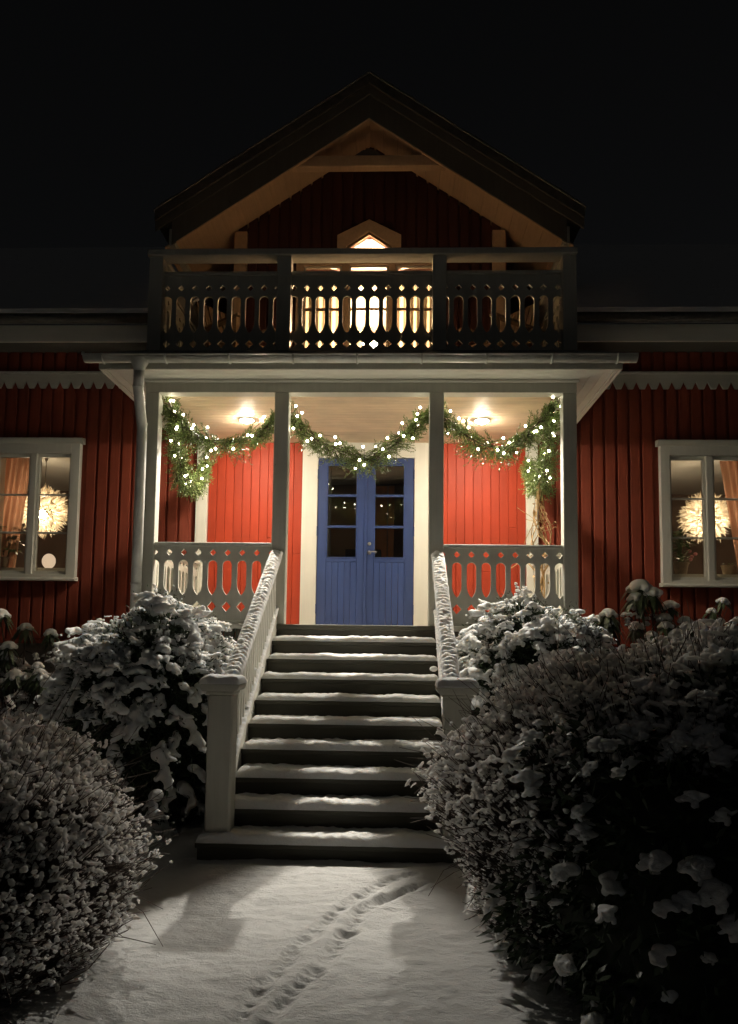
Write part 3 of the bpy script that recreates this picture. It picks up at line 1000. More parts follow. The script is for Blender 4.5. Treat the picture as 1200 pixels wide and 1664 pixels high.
# ---- gable roof over the balcony room
S = 0.67
RY0 = 1.45
def slope_slab(name, mat, top, thick, x_in, x_out, y0, y1, s, bevel=0.004):
    poly = [(s * x_in, top - S * x_in), (s * x_out, top - S * x_out), (s * x_out, top - S * x_out - thick), (s * x_in, top - S * x_in - thick)]
    return MB().prism(poly, y0, y1).build(name, mat, house, bevel)
for s in (-1, 1):
    slope_slab('gable_roof', M['roof'], 8.43, 0.13, 0.0, 2.60, RY0 - 0.06, 6.0, s)
    # soffit boards under the overhang, laid along the ridge direction
    n = 14
    for i in range(n):
        u0, u1 = 0.001 + i * 0.178, 0.001 + (i + 1) * 0.178 - 0.003
        poly = [(s * u0, 7.94 - S * u0), (s * u1, 7.94 - S * u1), (s * u1, 7.92 - S * u1), (s * u0, 7.92 - S * u0)]
        MB().prism(poly, RY0 + 0.035, (2.10 if u1 < 1.74 else 4.5)).build('gable_soffit_board', M['ceil_out'], house, 0.002)
    # two overlapping bargeboards
    slope_slab('bargeboard', M['trim_shaded'], 8.44, 0.26, 0.0, 2.60, RY0 - 0.03, RY0 - 0.002, s)
    slope_slab('bargeboard', M['trim_shaded'], 8.19, 0.30, 0.0, 2.40, RY0, RY0 + 0.03, s)
    slope_slab('rim_light_strip', M['ceil_out'], 7.918, 0.045, 0.0, 2.34, RY0 + 0.002, RY0 + 0.034, s)  # strip added under the bargeboards to show an orange rim of light
    # end of the eave: short return box
    a, c = sorted((s * 2.36, s * 2.44))
    box('eave_return', M['grey'], house, a, c, RY0 + 0.032, 4.5, 6.28, 6.50)
    a, c = sorted((s * 1.575, s * 1.74))
    box('gable_corner_board', M['ceil_out'], house, a, c, WALL - 0.035, WALL + 0.03, 4.42, 7.90 - S * 1.74)
    for yy in (2.2,):
        x0, x1 = sorted((s * 1.70, s * 1.76))
        box('dormer_cheek', M['red_rough'], house, x0, x1, WALL + 0.03, 5.5, 4.42, 6.72)
# snow lying on the gable roof
def roof_snow(s):
    us = np.linspace(0.0, 2.62, 70)
    ys = np.concatenate([np.linspace(RY0 - 0.075, RY0 + 0.2, 8), np.linspace(RY0 + 0.3, 6.0, 10)])
    U, Y = np.meshgrid(us, ys)
    d = np.minimum((2.62 - U) / 0.10, (Y - ys[0]) / 0.08)
    prof = np.sqrt(np.clip(1 - (1 - np.clip(d, 0, 1)) ** 2, 0, 1))
    nz = np.array([mnoise.noise(Vector((a * 5, b_ * 5, 3.3 + s))) for a, b_ in zip(U.ravel(), Y.ravel())]).reshape(U.shape)
    Z = 8.432 - S * U + 0.065 * prof * (1 + 0.35 * nz)
    V = np.stack([(s * U).ravel(), Y.ravel(), Z.ravel()], 1)
    V2 = V.copy()
    V2[:, 2] = (8.432 - S * U).ravel()
    ny, nx = U.shape
    idx = np.arange(nx * ny).reshape(ny, nx)
    Q = np.stack([idx[:-1, :-1].ravel(), idx[:-1, 1:].ravel(), idx[1:, 1:].ravel(), idx[1:, :-1].ravel()], 1)
    link('roof_snow', arrays_mesh('roof_snow', np.concatenate([V, V2]), np.concatenate([Q, Q[:, ::-1] + len(V)]), M['roof_snow']), house)
for s in (-1, 1):
    roof_snow(s)
# collar beam with its small shaped peak
b = MB().box(-1.02, 1.02, RY0 + 0.034, RY0 + 0.15, 7.285, 7.435)
b.build('collar_beam', M['ceil_out'], house, 0.012)
MB().prism([(-0.16, 7.436), (0.16, 7.436), (0.09, 7.50), (0.0, 7.53), (-0.09, 7.50)], RY0 + 0.05, RY0 + 0.12).build('beam_crest', M['trim_shaded'], house, 0.004)

# ---- balcony window group
def gable_window():
    y0, y1 = WALL - 0.04, WALL + 0.06
    w = MB().box(-0.93, 0.93, y0, y1, 6.275, 6.36).build('gable_window', M['ceil_out'], house, 0.004)
    for (a, c) in ((-0.93, -0.835), (-0.345, -0.250), (0.250, 0.345), (0.835, 0.93)):
        box('casing', M['ceil_out'], w, a, c, y0, y1, 4.45, 6.274)
    MB().ring([(-0.41, 6.362), (0.41, 6.362), (0.41, 6.67), (0, 6.88), (-0.41, 6.67)], [(-0.295, 6.43), (0.295, 6.43), (0.295, 6.525), (0, 6.725), (-0.295, 6.525)], y0 - 0.01, y1).build('pediment_casing', M['ceil_out'], w, 0.003)
    MB().ring([(-0.294, 6.431), (0.294, 6.431), (0.294, 6.524), (0, 6.723), (-0.294, 6.524)], [(-0.265, 6.45), (0.265, 6.45), (0.265, 6.515), (0, 6.695), (-0.265, 6.515)], y0 + 0.02, y0 + 0.06).build('sash', M['teak'], w)
    MB().prism([(-0.265, 6.45), (0.265, 6.45), (0.265, 6.515), (0, 6.695), (-0.265, 6.515)], WALL + 0.0, WALL + 0.004).build('pane', M['glass'], w)
    for (a, c) in ((-0.834, -0.346), (-0.249, 0.249), (0.346, 0.834)):
        zb = 4.95
        MB().ring([(a, 4.5), (c, 4.5), (c, 6.273), (a, 6.273)], [(a + 0.022, zb), (c - 0.022, zb), (c - 0.022, 6.255), (a + 0.022, 6.255)], WALL - 0.01, WALL + 0.04).build('sash', M['white'], w, 0.003)
        box('glazing_bar', M['teak'], w, a + 0.022, c - 0.022, WALL - 0.004, WALL + 0.03, 5.690, 5.722, 0.003)
        MB().box(a + 0.022, c - 0.022, WALL + 0.01, WALL + 0.014, zb, 6.255).build('pane', M['glass'], w)
gable_window()

# ================================================================== curtains, lamps, pots behind the glass
def curtain(name, label, x0, x1, y, z0, z1, folds, depth, mat, group=None, taper=None):
    nx, nz = folds * 8, 10
    xs = np.linspace(0, 1, nx)
    zs = np.linspace(0, 1, nz)
    vs, fs = [], []
    for j, w in enumerate(zs):
        for i, u in enumerate(xs):
            a, c = x0, x1
            if taper:
                a = x0 + (taper[0] - x0) * (1 - w)
                c = x1 + (taper[1] - x1) * (1 - w)
            vs.append((a + (c - a) * u, y + depth * math.sin(u * folds * 2 * math.pi) + 0.012 * math.sin(u * 17 + w * 2), z0 + (z1 - z0) * w))
    for j in range(nz - 1):
        for i in range(nx - 1):
            fs.append((j * nx + i, j * nx + i + 1, (j + 1) * nx + i + 1, (j + 1) * nx + i))
    o = MB().add(vs, fs).build(name, mat, None, smooth=True, fix=False)
    return tag(o, label, 'curtain', group)
G = 'curtains behind the balcony windows'
curtain('curtain', 'cream curtain filling the left light of the balcony window', -0.86, -0.335, WALL + 0.24, 4.7, 6.4, 6, 0.018, M['curtain'], G)
curtain('curtain', 'cream curtain filling the right light of the balcony window', 0.335, 0.86, WALL + 0.24, 4.7, 6.4, 6, 0.018, M['curtain'], G)
curtain('curtain', 'sheer cream curtain behind the peaked top light over the balcony', -0.34, 0.34, WALL + 0.30, 6.38, 6.86, 5, 0.012, M['sheer'], G)
curtain('curtain', 'sheer cream curtain behind the middle light of the balcony window', -0.27, 0.27, WALL + 0.20, 4.7, 6.30, 5, 0.014, M['sheer'], G)
curtain('curtain', 'salmon curtain tied aside in the left ground floor window', -4.80, -4.42, WALL + 0.34, 2.35, 3.95, 5, 0.03, M['curtain_warm'], 'curtains in the ground floor windows', taper=(-4.95, -4.58))
curtain('curtain', 'salmon curtain tied aside in the right ground floor window', 4.50, 4.95, WALL + 0.34, 2.35, 3.95, 5, 0.03, M['curtain_warm'], 'curtains in the ground floor windows', taper=(4.72, 5.10))

def point_light(name, loc, power, col, radius, parent=None):
    d = bpy.data.lights.new(name, 'POINT')
    d.energy = power
    d.color = col
    d.shadow_soft_size = radius
    o = bpy.data.objects.new(name, d)
    COL.objects.link(o)
    o.location = loc
    if parent is not None:
        o.parent = parent
        o.matrix_parent_inverse = Matrix.Translation(-Vector(parent.location))
    return o

# globe lamp on a table behind the balcony window
t = thing('table_lamp', 'bright globe lamp shining between the curtains above the balcony', 'lamp', loc=(0.0, 2.80, 5.05))
MB().lathe([(0.0, 0.0), (0.09, 0.0), (0.09, 0.02), (0.02, 0.05), (0.018, 0.40), (0.0, 0.40)], (0, 2.80, 5.05), 14).build('lamp_stem', M['chrome'], t, smooth=True)
M['attic_globe'] = emit('lit_table_globe', (1.0, 0.63, 0.34), 2300.0)
MB().ball((0.0, 2.80, 5.60), 0.11, 14, 10).build('lamp_globe', M['attic_globe'], t, smooth=True)
tb = thing('side_table', 'small dark table carrying the globe lamp behind the balcony window', 'table', loc=(0, 2.85, 4.5))
box('tabletop', M['dark_wood'], tb, -0.25, 0.25, 2.68, 3.02, 5.01, 5.048)
for sx in (-0.22, 0.18):
    for sy in (2.70, 2.96):
        box('leg', M['dark_wood'], tb, sx, sx + 0.04, sy, sy + 0.04, 4.5, 5.009)

def pendant(cx, cy, cz, label):
    t = thing('pendant_lamp', label, 'lamp', 'spiky paper lamps in the ground floor windows', (cx, cy, cz))
    MB().tube([(cx, cy, cz + 0.10), (cx, cy, 4.05)], 0.005, 5).build('cord', M['dark_wood'], t)
    MB().lathe([(0.0, 0.0), (0.05, 0.0), (0.012, -0.10), (0.0, -0.10)], (cx, cy, 4.049), 10).build('ceiling_cup', M['chrome'], t)
    MB().ball((cx, cy - 0.04, cz - 0.05), 0.062, 12, 8).build('bulb', M['pendant_bulb'], t, smooth=True)
    rr = random.Random(int(abs(cx) * 100) + int(cx > 0))
    b = MB()
    n = 380
    for i in range(n):
        ph = math.acos(1 - 2 * (i + 0.5) / n)
        th = math.pi * (1 + 5 ** 0.5) * i
        d = Vector((math.sin(ph) * math.cos(th), math.sin(ph) * math.sin(th), math.cos(ph)))
        side = d.cross(Vector((0.1, 0.2, 1))).normalized()
        upv = side.cross(d)
        tip = (d + upv * rr.uniform(-0.25, 0.25) + side * rr.uniform(-0.25, 0.25)).normalized()
        c0 = Vector((cx, cy, cz))
        r0, r1 = 0.17, rr.uniform(0.33, 0.40)
        w = rr.uniform(0.018, 0.028)
        p0 = c0 + d * r0
        pm = c0 + d * (r0 * 0.45 + r1 * 0.55)
        vs = [p0, pm + side * w, c0 + tip * r1, pm - side * w + upv * 0.01]
        b.add(vs, [(0, 1, 2), (0, 2, 3)])
    o = b.build('paper_petals', M['paper'], t, fix=False)
    o['kind'] = 'stuff'
    return t
pendant(-4.555, 3.0, 3.235, 'spiky white paper pendant lamp glowing in the left window')
pendant(4.585, 3.0, 3.20, 'spiky white paper pendant lamp glowing in the right window')

egg = MB().ball((-4.18, 2.42, 2.475), (0.085, 0.085, 0.10), 16, 12).build('egg_lamp', M['egg'], None, smooth=True)
tag(egg, 'pale egg shaped lamp on the sill of the left window', 'lamp')

def leaf_mesh(b, base, direction, length, width, droop, up=Vector((0, 0, 1))):
    d = Vector(direction).normalized()
    side = d.cross(up)
    if side.length < 1e-3:
        side = Vector((1, 0, 0))
    side.normalize()
    p = Vector(base)
    pts = []
    for k, ww in enumerate((0.15, 0.9, 1.0, 0.62, 0.04)):
        u = k / 4
        q = p + d * length * u + Vector((0, 0, -droop * length * u * u))
        pts += [q - side * width * ww, q + side * width * ww]
    b.add(pts, [(2 * k, 2 * k + 1, 2 * k + 3, 2 * k + 2) for k in range(4)])

def potted(x, y, z, r, h, label, nleaf, size, spread, flowers=0, seed=1):
    rr = random.Random(seed)
    t = thing('potted_plant', label, 'plant', loc=(x, y, z))
    MB().lathe([(0.0, 0.0), (r * 0.72, 0.0), (r * 0.98, h * 0.85), (r * 1.06, h * 0.86), (r * 1.06, h), (r * 0.9, h), (r * 0.88, h * 0.9), (0.0, h * 0.9)], (x, y, z), 18).build('pot', M['pot'], t, smooth=False)
    b, st = MB(), MB()
    for i in range(nleaf):
        a = rr.uniform(0, 2 * math.pi)
        hh = h * 0.9 + rr.uniform(0.02, spread)
        rad = rr.uniform(0.01, 0.10)
        p = (x + rad * math.cos(a), y + rad * math.sin(a) * 0.6, z + hh)
        leaf_mesh(b, p, (math.cos(a), math.sin(a) * 0.6, rr.uniform(0.0, 0.9)), size * rr.uniform(0.7, 1.2), size * 0.18, rr.uniform(0.2, 0.8))
        if i % 3 == 0:
            st.tube([(x, y, z + h * 0.88), ((x + p[0]) / 2, (y + p[1]) / 2, z + hh * 0.7), p], 0.004, 4)
    o = b.build('leaves', M['houseplant'], t, fix=False)
    o['kind'] = 'stuff'
    st.build('stems', M['houseplant'], t)
    for i in range(flowers):
        MB().ball((x + 0.14 + rr.uniform(-0.06, 0.06), y - 0.02, z + h + 0.04 + i * 0.035), (0.026, 0.02, 0.022), 8, 6).build('blossom', M['petal_pink'], t, smooth=True)
    return t
potted(-4.73, 2.36, 2.375, 0.075, 0.14, 'leafy green plant in a pale pot on the left window sill', 34, 0.19, 0.42, seed=4)
potted(4.00, 2.36, 2.375, 0.095, 0.15, 'bushy green plant and pink blossom in pot on right window sill', 90, 0.13, 0.42, 4, seed=5)
potted(4.60, 2.38, 2.375, 0.085, 0.12, 'low broad pot beside the curtain on right window sill', 6, 0.06, 0.03, seed=6)
for (a, c) in WIN:
    box('window_board', M['white_h'], house, a + 0.10, c - 0.10, WALL + 0.262, WALL + 0.52, 2.33, 2.372)

# ================================================================== chairs on the balcony
def chair(cx, label, turn):
    t = thing('balcony_chair', label, 'chair', 'wooden chairs on the balcony', (cx, 1.05, BZ + 0.03))
    ca, sa = math.cos(turn), math.sin(turn)
    def put(nm, x0, x1, y0, y1, z0, z1, tilt=0.0):
        o = MB().box(x0, x1, y0, y1, z0, z1)
        vs = []
        for (px, py, pz) in o.v:
            py2 = py + tilt * max(0.0, pz - 0.42)
            vs.append((cx + px * ca - py2 * sa, 1.05 + px * sa + py2 * ca, BZ + 0.03 + pz))
        o.v = vs
        o.build(nm, M['teak'], t, 0.004)
    for sx in (-0.27, 0.22):
        put('leg', sx, sx + 0.05, -0.28, -0.22, 0.0, 0.62)
        put('leg', sx, sx + 0.05, 0.20, 0.26, 0.0, 0.45)
        put('armrest', sx - 0.02, sx + 0.07, -0.32, 0.30, 0.622, 0.648)
    for k in range(6):
        put('seat_slat', -0.26, 0.26, -0.26 + k * 0.085, -0.19 + k * 0.085, 0.40, 0.42)
    for k in range(6):
        put('back_slat', -0.25 + k * 0.085, -0.18 + k * 0.085, 0.27, 0.29, 0.42, 1.02, 0.35)
chair(-1.45, 'brown wooden slatted chair at the left end of the balcony', 0.9)
chair(1.50, 'brown wooden slatted chair at the right end of the balcony', -0.9)

# ================================================================== porch lamps
def ceiling_lamp(x, label):
    t = thing('ceiling_lamp', label, 'lamp', 'lamps on the porch ceiling', (x, 1.0, CEIL))
    MB().lathe([(0.074, 0.0), (0.092, 0.0), (0.090, -0.010), (0.082, -0.016), (0.074, -0.016), (0.074, 0.0)], (x, 1.0, CEIL - 0.001), 24).build('lamp_ring', M['white'], t, smooth=True)
    MB().lathe([(0.0, -0.002), (0.073, -0.002), (0.073, -0.014), (0.060, -0.026), (0.045, -0.035), (0.030, -0.041), (0.015, -0.044), (0.0, -0.045)], (x, 1.0, CEIL), 20).build('lamp_lens', M['globe'], t, smooth=True)
    d = bpy.data.lights.new('added_down_spot', 'SPOT')  # added spot without a body, fills the porch from above
    d.energy = ADDED_DOWN_SPOT_POWER
    d.color = (1.0, 0.88, 0.70)
    d.spot_size = math.radians(152)
    d.spot_blend = 0.65
    d.shadow_soft_size = 0.05
    o = bpy.data.objects.new('added_down_spot', d)
    COL.objects.link(o)
    o.parent = t
    o.matrix_parent_inverse = Matrix.Translation(-Vector(t.location))
    o.location = (x, 1.0, CEIL - 0.11)
    d = bpy.data.lights.new('added_ground_spot', 'SPOT')  # added spot without a body, lights the ground in front
    d.energy = SPOT_POWER
    d.color = (1.0, 0.94, 0.83)
    d.spot_size = math.radians(96)
    d.spot_blend = 1.0
    d.shadow_soft_size = 0.05
    o = bpy.data.objects.new('added_ground_spot', d)
    COL.objects.link(o)
    o.parent = t
    o.matrix_parent_inverse = Matrix.Translation(-Vector(t.location))
    o.location = (x, 1.0, CEIL - 0.12)
    aim = Vector((x * 0.75, -2.5, 0.0)) - Vector(o.location)
    o.rotation_euler = aim.to_track_quat('-Z', 'Y').to_euler()
ceiling_lamp(-1.32, 'lit globe lamp on the porch ceiling behind the left garland')
ceiling_lamp(1.33, 'lit globe lamp on the porch ceiling behind the right garland')

# ================================================================== garlands
def catmull(P, n):
    P = [Vector(p) for p in P]
    P = [P[0] * 2 - P[1]] + P + [P[-1] * 2 - P[-2]]
    out = []
    for i in range(1, len(P) - 2):
        for k in range(n):
            t = k / n
            a, b, c, d = P[i - 1], P[i], P[i + 1], P[i + 2]
            out.append(0.5 * ((2 * b) + (c - a) * t + (2 * a - 5 * b + 4 * c - d) * t * t + (3 * b - a - 3 * c + d) * t ** 3))
    out.append(P[-2])
    return out

def garland(P, label, nb, thick, seed, dense=1.0):
    rr = random.Random(seed)
    path = catmull(P, 12)
    base = Vector(P[0])
    t = thing('garland', label, 'garland', 'lit evergreen garlands hung round the porch', tuple(base))
    MB().tube(path, 0.010, 5).build('stem', M['bark'], t)
    needles, twigs = MB(), MB()
    L = sum((path[i + 1] - path[i]).length for i in range(len(path) - 1))
    nspr = int(280 * L * dense)
    for i in range(nspr):
        u = (i + rr.random()) / nspr
        f = u * (len(path) - 1)
        k = min(int(f), len(path) - 2)
        p = path[k].lerp(path[k + 1], f - k)
        d = (path[k + 1] - path[k]).normalized()
        a = rr.uniform(0, 2 * math.pi)
        e1 = d.cross(Vector((0, 1, 0.2))).normalized()
        e2 = d.cross(e1)
        radial = e1 * math.cos(a) + e2 * math.sin(a)
        fat = thick * (0.55 + 0.45 * math.sin(math.pi * min(1, max(0, u * 1.1))) + 0.25 * mnoise.noise(Vector((u * 9, seed, 0))))
        ln = rr.uniform(0.11, 0.24) * (fat / thick)
        dr = (d * rr.choice((-1, 1)) * rr.uniform(0.5, 1.1) + radial * rr.uniform(0.35, 1.0) + Vector((0, 0, -0.38))).normalized()
        p0 = p + radial * rr.uniform(0.0, fat * 0.28)
        p1 = p0 + dr * ln + Vector((0, 0, -0.10 * ln))
        twigs.tube([p0, p1], [0.0035, 0.0015], 3, False)
        s1 = dr.cross(Vector((rr.uniform(-1, 1), rr.uniform(-1, 1), rr.uniform(-1, 1)))).normalized()
        s2 = dr.cross(s1)
        m_ = 15
        for q in range(m_):
            w = (q + 0.5) / m_
            b0 = p0.lerp(p1, 0.12 + 0.88 * w)
            an = q * 2.4
            o_ = s1 * math.cos(an) + s2 * math.sin(an)
            nl = rr.uniform(0.028, 0.048) * (1.0 - 0.35 * w)
            tip = b0 + (dr * 0.85 + o_ * 0.75) * nl
            wd = dr.cross(o_).normalized() * 0.0052
            mid = b0.lerp(tip, 0.5)
            needles.add([b0, mid + wd, tip, mid - wd], [(0, 1, 2, 3)])
    o = needles.build('foliage', M['spruce'], t, fix=False)
    o['kind'] = 'stuff'
    o = twigs.build('twigs', M['bark'], t, fix=False)
    o['kind'] = 'stuff'
    me = MB().ball((0, 0, 0), 0.0125, 8, 6).mesh('bulb', M['bulb'], smooth=True)
    wire = []
    for i in range(nb):
        u = (i + 0.3 + 0.4 * rr.random()) / nb
        f = u * (len(path) - 1)
        k = min(int(f), len(path) - 2)
        p = path[k].lerp(path[k + 1], f - k)
        a = rr.uniform(0, 6.28)
        q = p + Vector((math.cos(a) * 0.6, (0.75 if i % 5 == 2 else -0.75) - 0.2 * rr.random(), math.sin(a) * 0.9)) * thick * rr.uniform(0.45, 0.80)
        link('bulb', me, t, tuple(q))
        wire.append(q)
    if len(wire) > 2:
        MB().tube(catmull(wire, 4), 0.0025, 3).build('wire', M['core'], t)
    return t
GYY = 0.23
garland([(-1.985, GYY - 0.03, 3.90), (-1.86, GYY, 3.71), (-1.70, GYY, 3.58), (-1.45, GYY, 3.48), (-1.17, GYY, 3.52), (-0.95, GYY, 3.66), (-0.80, GYY, 3.80)],
        'lit evergreen garland swag in the porch bay left of door', 20, 0.16, 11)
garland([(-0.74, GYY, 3.83), (-0.62, GYY, 3.67), (-0.42, GYY, 3.51), (-0.15, GYY, 3.40), (0.06, GYY, 3.31), (0.28, GYY, 3.42), (0.48, GYY, 3.58), (0.62, GYY, 3.74), (0.76, GYY, 3.83)],
        'lit evergreen garland swag hanging in front of the blue door', 30, 0.19, 12)
garland([(0.80, GYY, 3.80), (0.95, GYY, 3.67), (1.20, GYY, 3.50), (1.45, GYY, 3.44), (1.68, GYY, 3.57), (1.84, GYY, 3.73), (1.985, GYY - 0.03, 3.90)],
        'lit evergreen garland swag in the porch bay right of door', 20, 0.165, 13)
garland([(-1.97, 0.27, 3.86), (-1.955, 0.42, 3.60), (-1.96, 0.65, 3.37), (-1.96, 0.95, 3.24), (-1.97, 1.30, 3.30), (-1.98, 1.62, 3.48), (-1.99, 1.86, 3.70)],
        'lit evergreen garland sagging along the left porch side', 20, 0.115, 14)
garland([(1.97, 0.27, 3.86), (1.955, 0.40, 3.60), (1.96, 0.60, 3.36), (1.96, 0.85, 3.22), (1.97, 1.20, 3.28), (1.98, 1.60, 3.46), (1.99, 1.86, 3.70)],
        'lit evergreen garland sagging along the right porch side', 20, 0.135, 15)

# dry climbing vine at the right porch side
def vine():
    rr = random.Random(21)
    t = thing('climbing_vine', 'dry straw coloured vine climbing the right porch side below the garland', 'plant', loc=(1.96, 0.8, F))
    b, lf = MB(), MB()
    for i in range(9):
        y0 = 0.80 + rr.uniform(-0.10, 0.10)
        pts = []
        ph, ph2 = rr.uniform(0, 6), rr.uniform(0, 6)
        for k in range(18):
            u = k / 17
            sp = 0.02 + 0.09 * math.sin(math.pi * min(1, u * 1.05)) ** 2 * (1 if u > 0.4 else 0.5)
            pts.append((1.93 + sp * math.sin(ph + u * 9 + i), y0 * 0.6 + 0.33 + sp * 1.6 * math.cos(ph2 + u * 8), F + 0.05 + u * 1.62))
        b.tube(pts, [0.010 - 0.006 * k / 17 for k in range(18)], 5)
    for i in range(14):
        u = rr.uniform(0.35, 0.9)
        c = Vector((1.93, 0.82, F + 0.05 + u * 1.6))
        pts = [c]
        d = Vector((rr.uniform(-1, 1), rr.uniform(-1, 1), rr.uniform(-0.8, 0.5))) * 0.05
        for k in range(6):
            c = c + d
            d = d + Vector((rr.uniform(-1, 1), rr.uniform(-1, 1), rr.uniform(-1.1, 0.6))) * 0.028
            c.x = min(c.x, 2.06)
            pts.append(c.copy())
        b.tube(pts, 0.004, 4)
    b.build('stems', M['vine'], t, smooth=True)
    for i in range(26):
        p = (1.93 + rr.uniform(-0.07, 0.07), 0.82 + rr.uniform(-0.16, 0.16), F + rr.uniform(0.2, 1.5))
        leaf_mesh(lf, p, (rr.uniform(-1, 1), rr.uniform(-1, 1), rr.uniform(-0.6, 0.3)), 0.06, 0.02, 0.4)
    o = lf.build('dry_leaves', M['vine'], t, fix=False)
    o['kind'] = 'stuff'
vine()

# ================================================================== STAIRS
stairs = thing('staircase', 'snow covered wooden front steps with white railings leading to the door', 'stairs', loc=(0, -1.2, 0))
SW = 0.768
for n in range(10):
    z1 = F - n * RISE - (0.034 if n else 0.0)
    z0 = F - (n + 1) * RISE if n < 9 else -0.08
    if n < 9:
        box('riser', M['step'], stairs, -SW + 0.0, SW - 0.0, -n * GO - 0.001, -n * GO + 0.024, z0 + 0.001, z1 - 0.051 if n == 0 else z1 - 0.001, 0.002)
    else:
        box('riser', M['step'], stairs, -0.885, 0.885, -n * GO - 0.001, -n * GO + 0.024, z0, z1 - 0.001, 0.002)
box('nosing', M['step'], stairs, -SW, SW, -0.022, -0.001, F - 0.05, F - 0.002, 0.004)
for n in range(1, 10):
    zt = F - n * RISE
    a, c = (-SW, SW) if n < 9 else (-0.896, 0.895)
    tr = box('tread', M['step'], stairs, a, c, -n * GO - 0.024, -(n - 1) * GO - 0.003, zt - 0.034, zt, 0.005)
    sn = snow_slab('tread_snow', tr, a + 0.006, c - 0.006, -n * GO - 0.036, -(n - 1) * GO - 0.004, zt + 0.001, 0.046 if n < 6 else 0.055, 20.0 + n, 130, 30, 0.045, amp=0.5)

def slope_z(y, off):
    return F + y * (RISE / GO) + off
for s in (-1, 1):
    # closed stringer, handrail, balusters, newel
    xs0, xs1 = (0.770, 0.815) if s > 0 else (-0.815, -0.770)
    ya, yb = -0.002, -2.10
    poly = [(ya, slope_z(ya, 0.13)), (yb, slope_z(yb, 0.13)), (yb, slope_z(yb, -0.19)), (ya, slope_z(ya, -0.19))]
    MB().prism(poly, xs0, xs1, 'X').build('stringer', M['white'], stairs, 0.004)
    cap0, cap1 = (0.755, 0.845) if s > 0 else (-0.845, -0.755)
    poly = [(ya, slope_z(ya, 0.155)), (yb, slope_z(yb, 0.155)), (yb, slope_z(yb, 0.132)), (ya, slope_z(ya, 0.132))]
    MB().prism(poly, cap0, cap1, 'X').build('stringer_cap', M['white'], stairs, 0.004)
    # handrail, a little flatter than the flight
    hz = lambda y: 2.325 + 0.595 * y
    r0, r1 = (0.730, 0.845) if s > 0 else (-0.845, -0.730)
    poly = [(-0.001, hz(0)), (yb - 0.02, hz(yb - 0.02)), (yb - 0.02, hz(yb - 0.02) - 0.055), (-0.001, hz(0) - 0.055)]
    MB().prism(poly, r0, r1, 'X').build('handrail', M['white'], stairs, 0.008)
    for k in range(22):
        y = -0.085 - k * 0.0925
        zb, zt = slope_z(y, 0.156), hz(y) - 0.045
        xm = (r0 + r1) / 2
        MB().box(xm - 0.013, xm + 0.013, y - 0.013, y + 0.013, zb, zt).build('baluster', M['white'], stairs, 0.003)
    # newel on the bottom tread
    nx0, nx1 = (0.705, 0.885) if s > 0 else (-0.853, -0.687)
    ny0, ny1 = -2.325, -2.150
    zt = F - 9 * RISE
    nw = MB().box(nx0, nx1, ny0, ny1, zt + 0.001, 1.105).build('newel_post', M['grey'], stairs, 0.010)
    box('necking', M['grey'], nw, nx0 - 0.012, nx1 + 0.012, ny0 - 0.012, ny1 + 0.012, 1.106, 1.128, 0.006)
    b = MB()
    b.prism([(nx0 - 0.03, 1.129), (nx1 + 0.03, 1.129), (nx1 + 0.045, 1.150), (nx1 + 0.045, 1.175), (nx0 - 0.045, 1.175), (nx0 - 0.045, 1.150)], ny0 - 0.04, ny1 + 0.04)
    b.build('newel_cap', M['grey'], nw, 0.006)
    cs = snow_slab('cap_snow', nw, nx0 - 0.050, nx1 + 0.050, ny0 - 0.045, ny1 + 0.045, 1.176, 0.055, 31.0 + s, 36, 30, 0.045, amp=0.25)

    # rippled snow lying along the handrail and the stringer cap
    def rail_snow(nm, x0, x1, zf, y0, y1, h, ripple, seed):
        ys = np.linspace(y0, y1, 420)
        us = np.linspace(-1, 1, 13)
        U, Y = np.meshgrid(us, ys)
        prof = np.sqrt(np.clip(1 - U ** 2, 0, 1)) ** 0.7
        ph = np.array([mnoise.noise(Vector((u * 1.3, y * 3.1, seed))) * 2.6 for u, y in zip(U.ravel(), Y.ravel())]).reshape(U.shape)
        lum = np.array([mnoise.noise(Vector((u * 1.6, y * 14, seed + 7))) for u, y in zip(U.ravel(), Y.ravel())]).reshape(U.shape)
        wave = (np.sin(Y * 2 * math.pi / 0.046 + ph * 2.2 + U * 0.8))
        wave = np.sign(wave) * np.abs(wave) ** 0.7
        Z = np.array([zf(y) for y in ys])[:, None] + h * prof * (1 + ripple * wave * 0.5 + 0.5 * lum)
        wid = (x1 - x0) / 2 * (1.06 + 0.10 * np.array([mnoise.noise(Vector((seed, y * 12, 1.0))) for y in ys]))[:, None]
        X = (x0 + x1) / 2 + U * wid
        V = np.stack([X.ravel(), Y.ravel(), Z.ravel()], 1)
        ny, nx = U.shape
        idx = np.arange(nx * ny).reshape(ny, nx)
        Q = np.stack([idx[:-1, :-1].ravel(), idx[:-1, 1:].ravel(), idx[1:, 1:].ravel(), idx[1:, :-1].ravel()], 1)
        return link(nm, arrays_mesh(nm, V, Q, M['snow']), stairs)
    rail_snow('handrail_snow', r0 - 0.004, r1 + 0.004, lambda y: hz(y) - 0.004, -0.002, yb - 0.03, 0.038, 0.42, 41.0 + s)
    rail_snow('stringer_snow', cap0 - 0.002, cap1 + 0.002, lambda y: slope_z(y, 0.151), -0.002, yb, 0.024, 0.5, 51.0 + s)
MB().ball((0.72, -0.70, F - 3 * RISE + 0.10), (0.035, 0.03, 0.025), 10, 8).build('snow_lump', M['snow'], stairs, smooth=True)

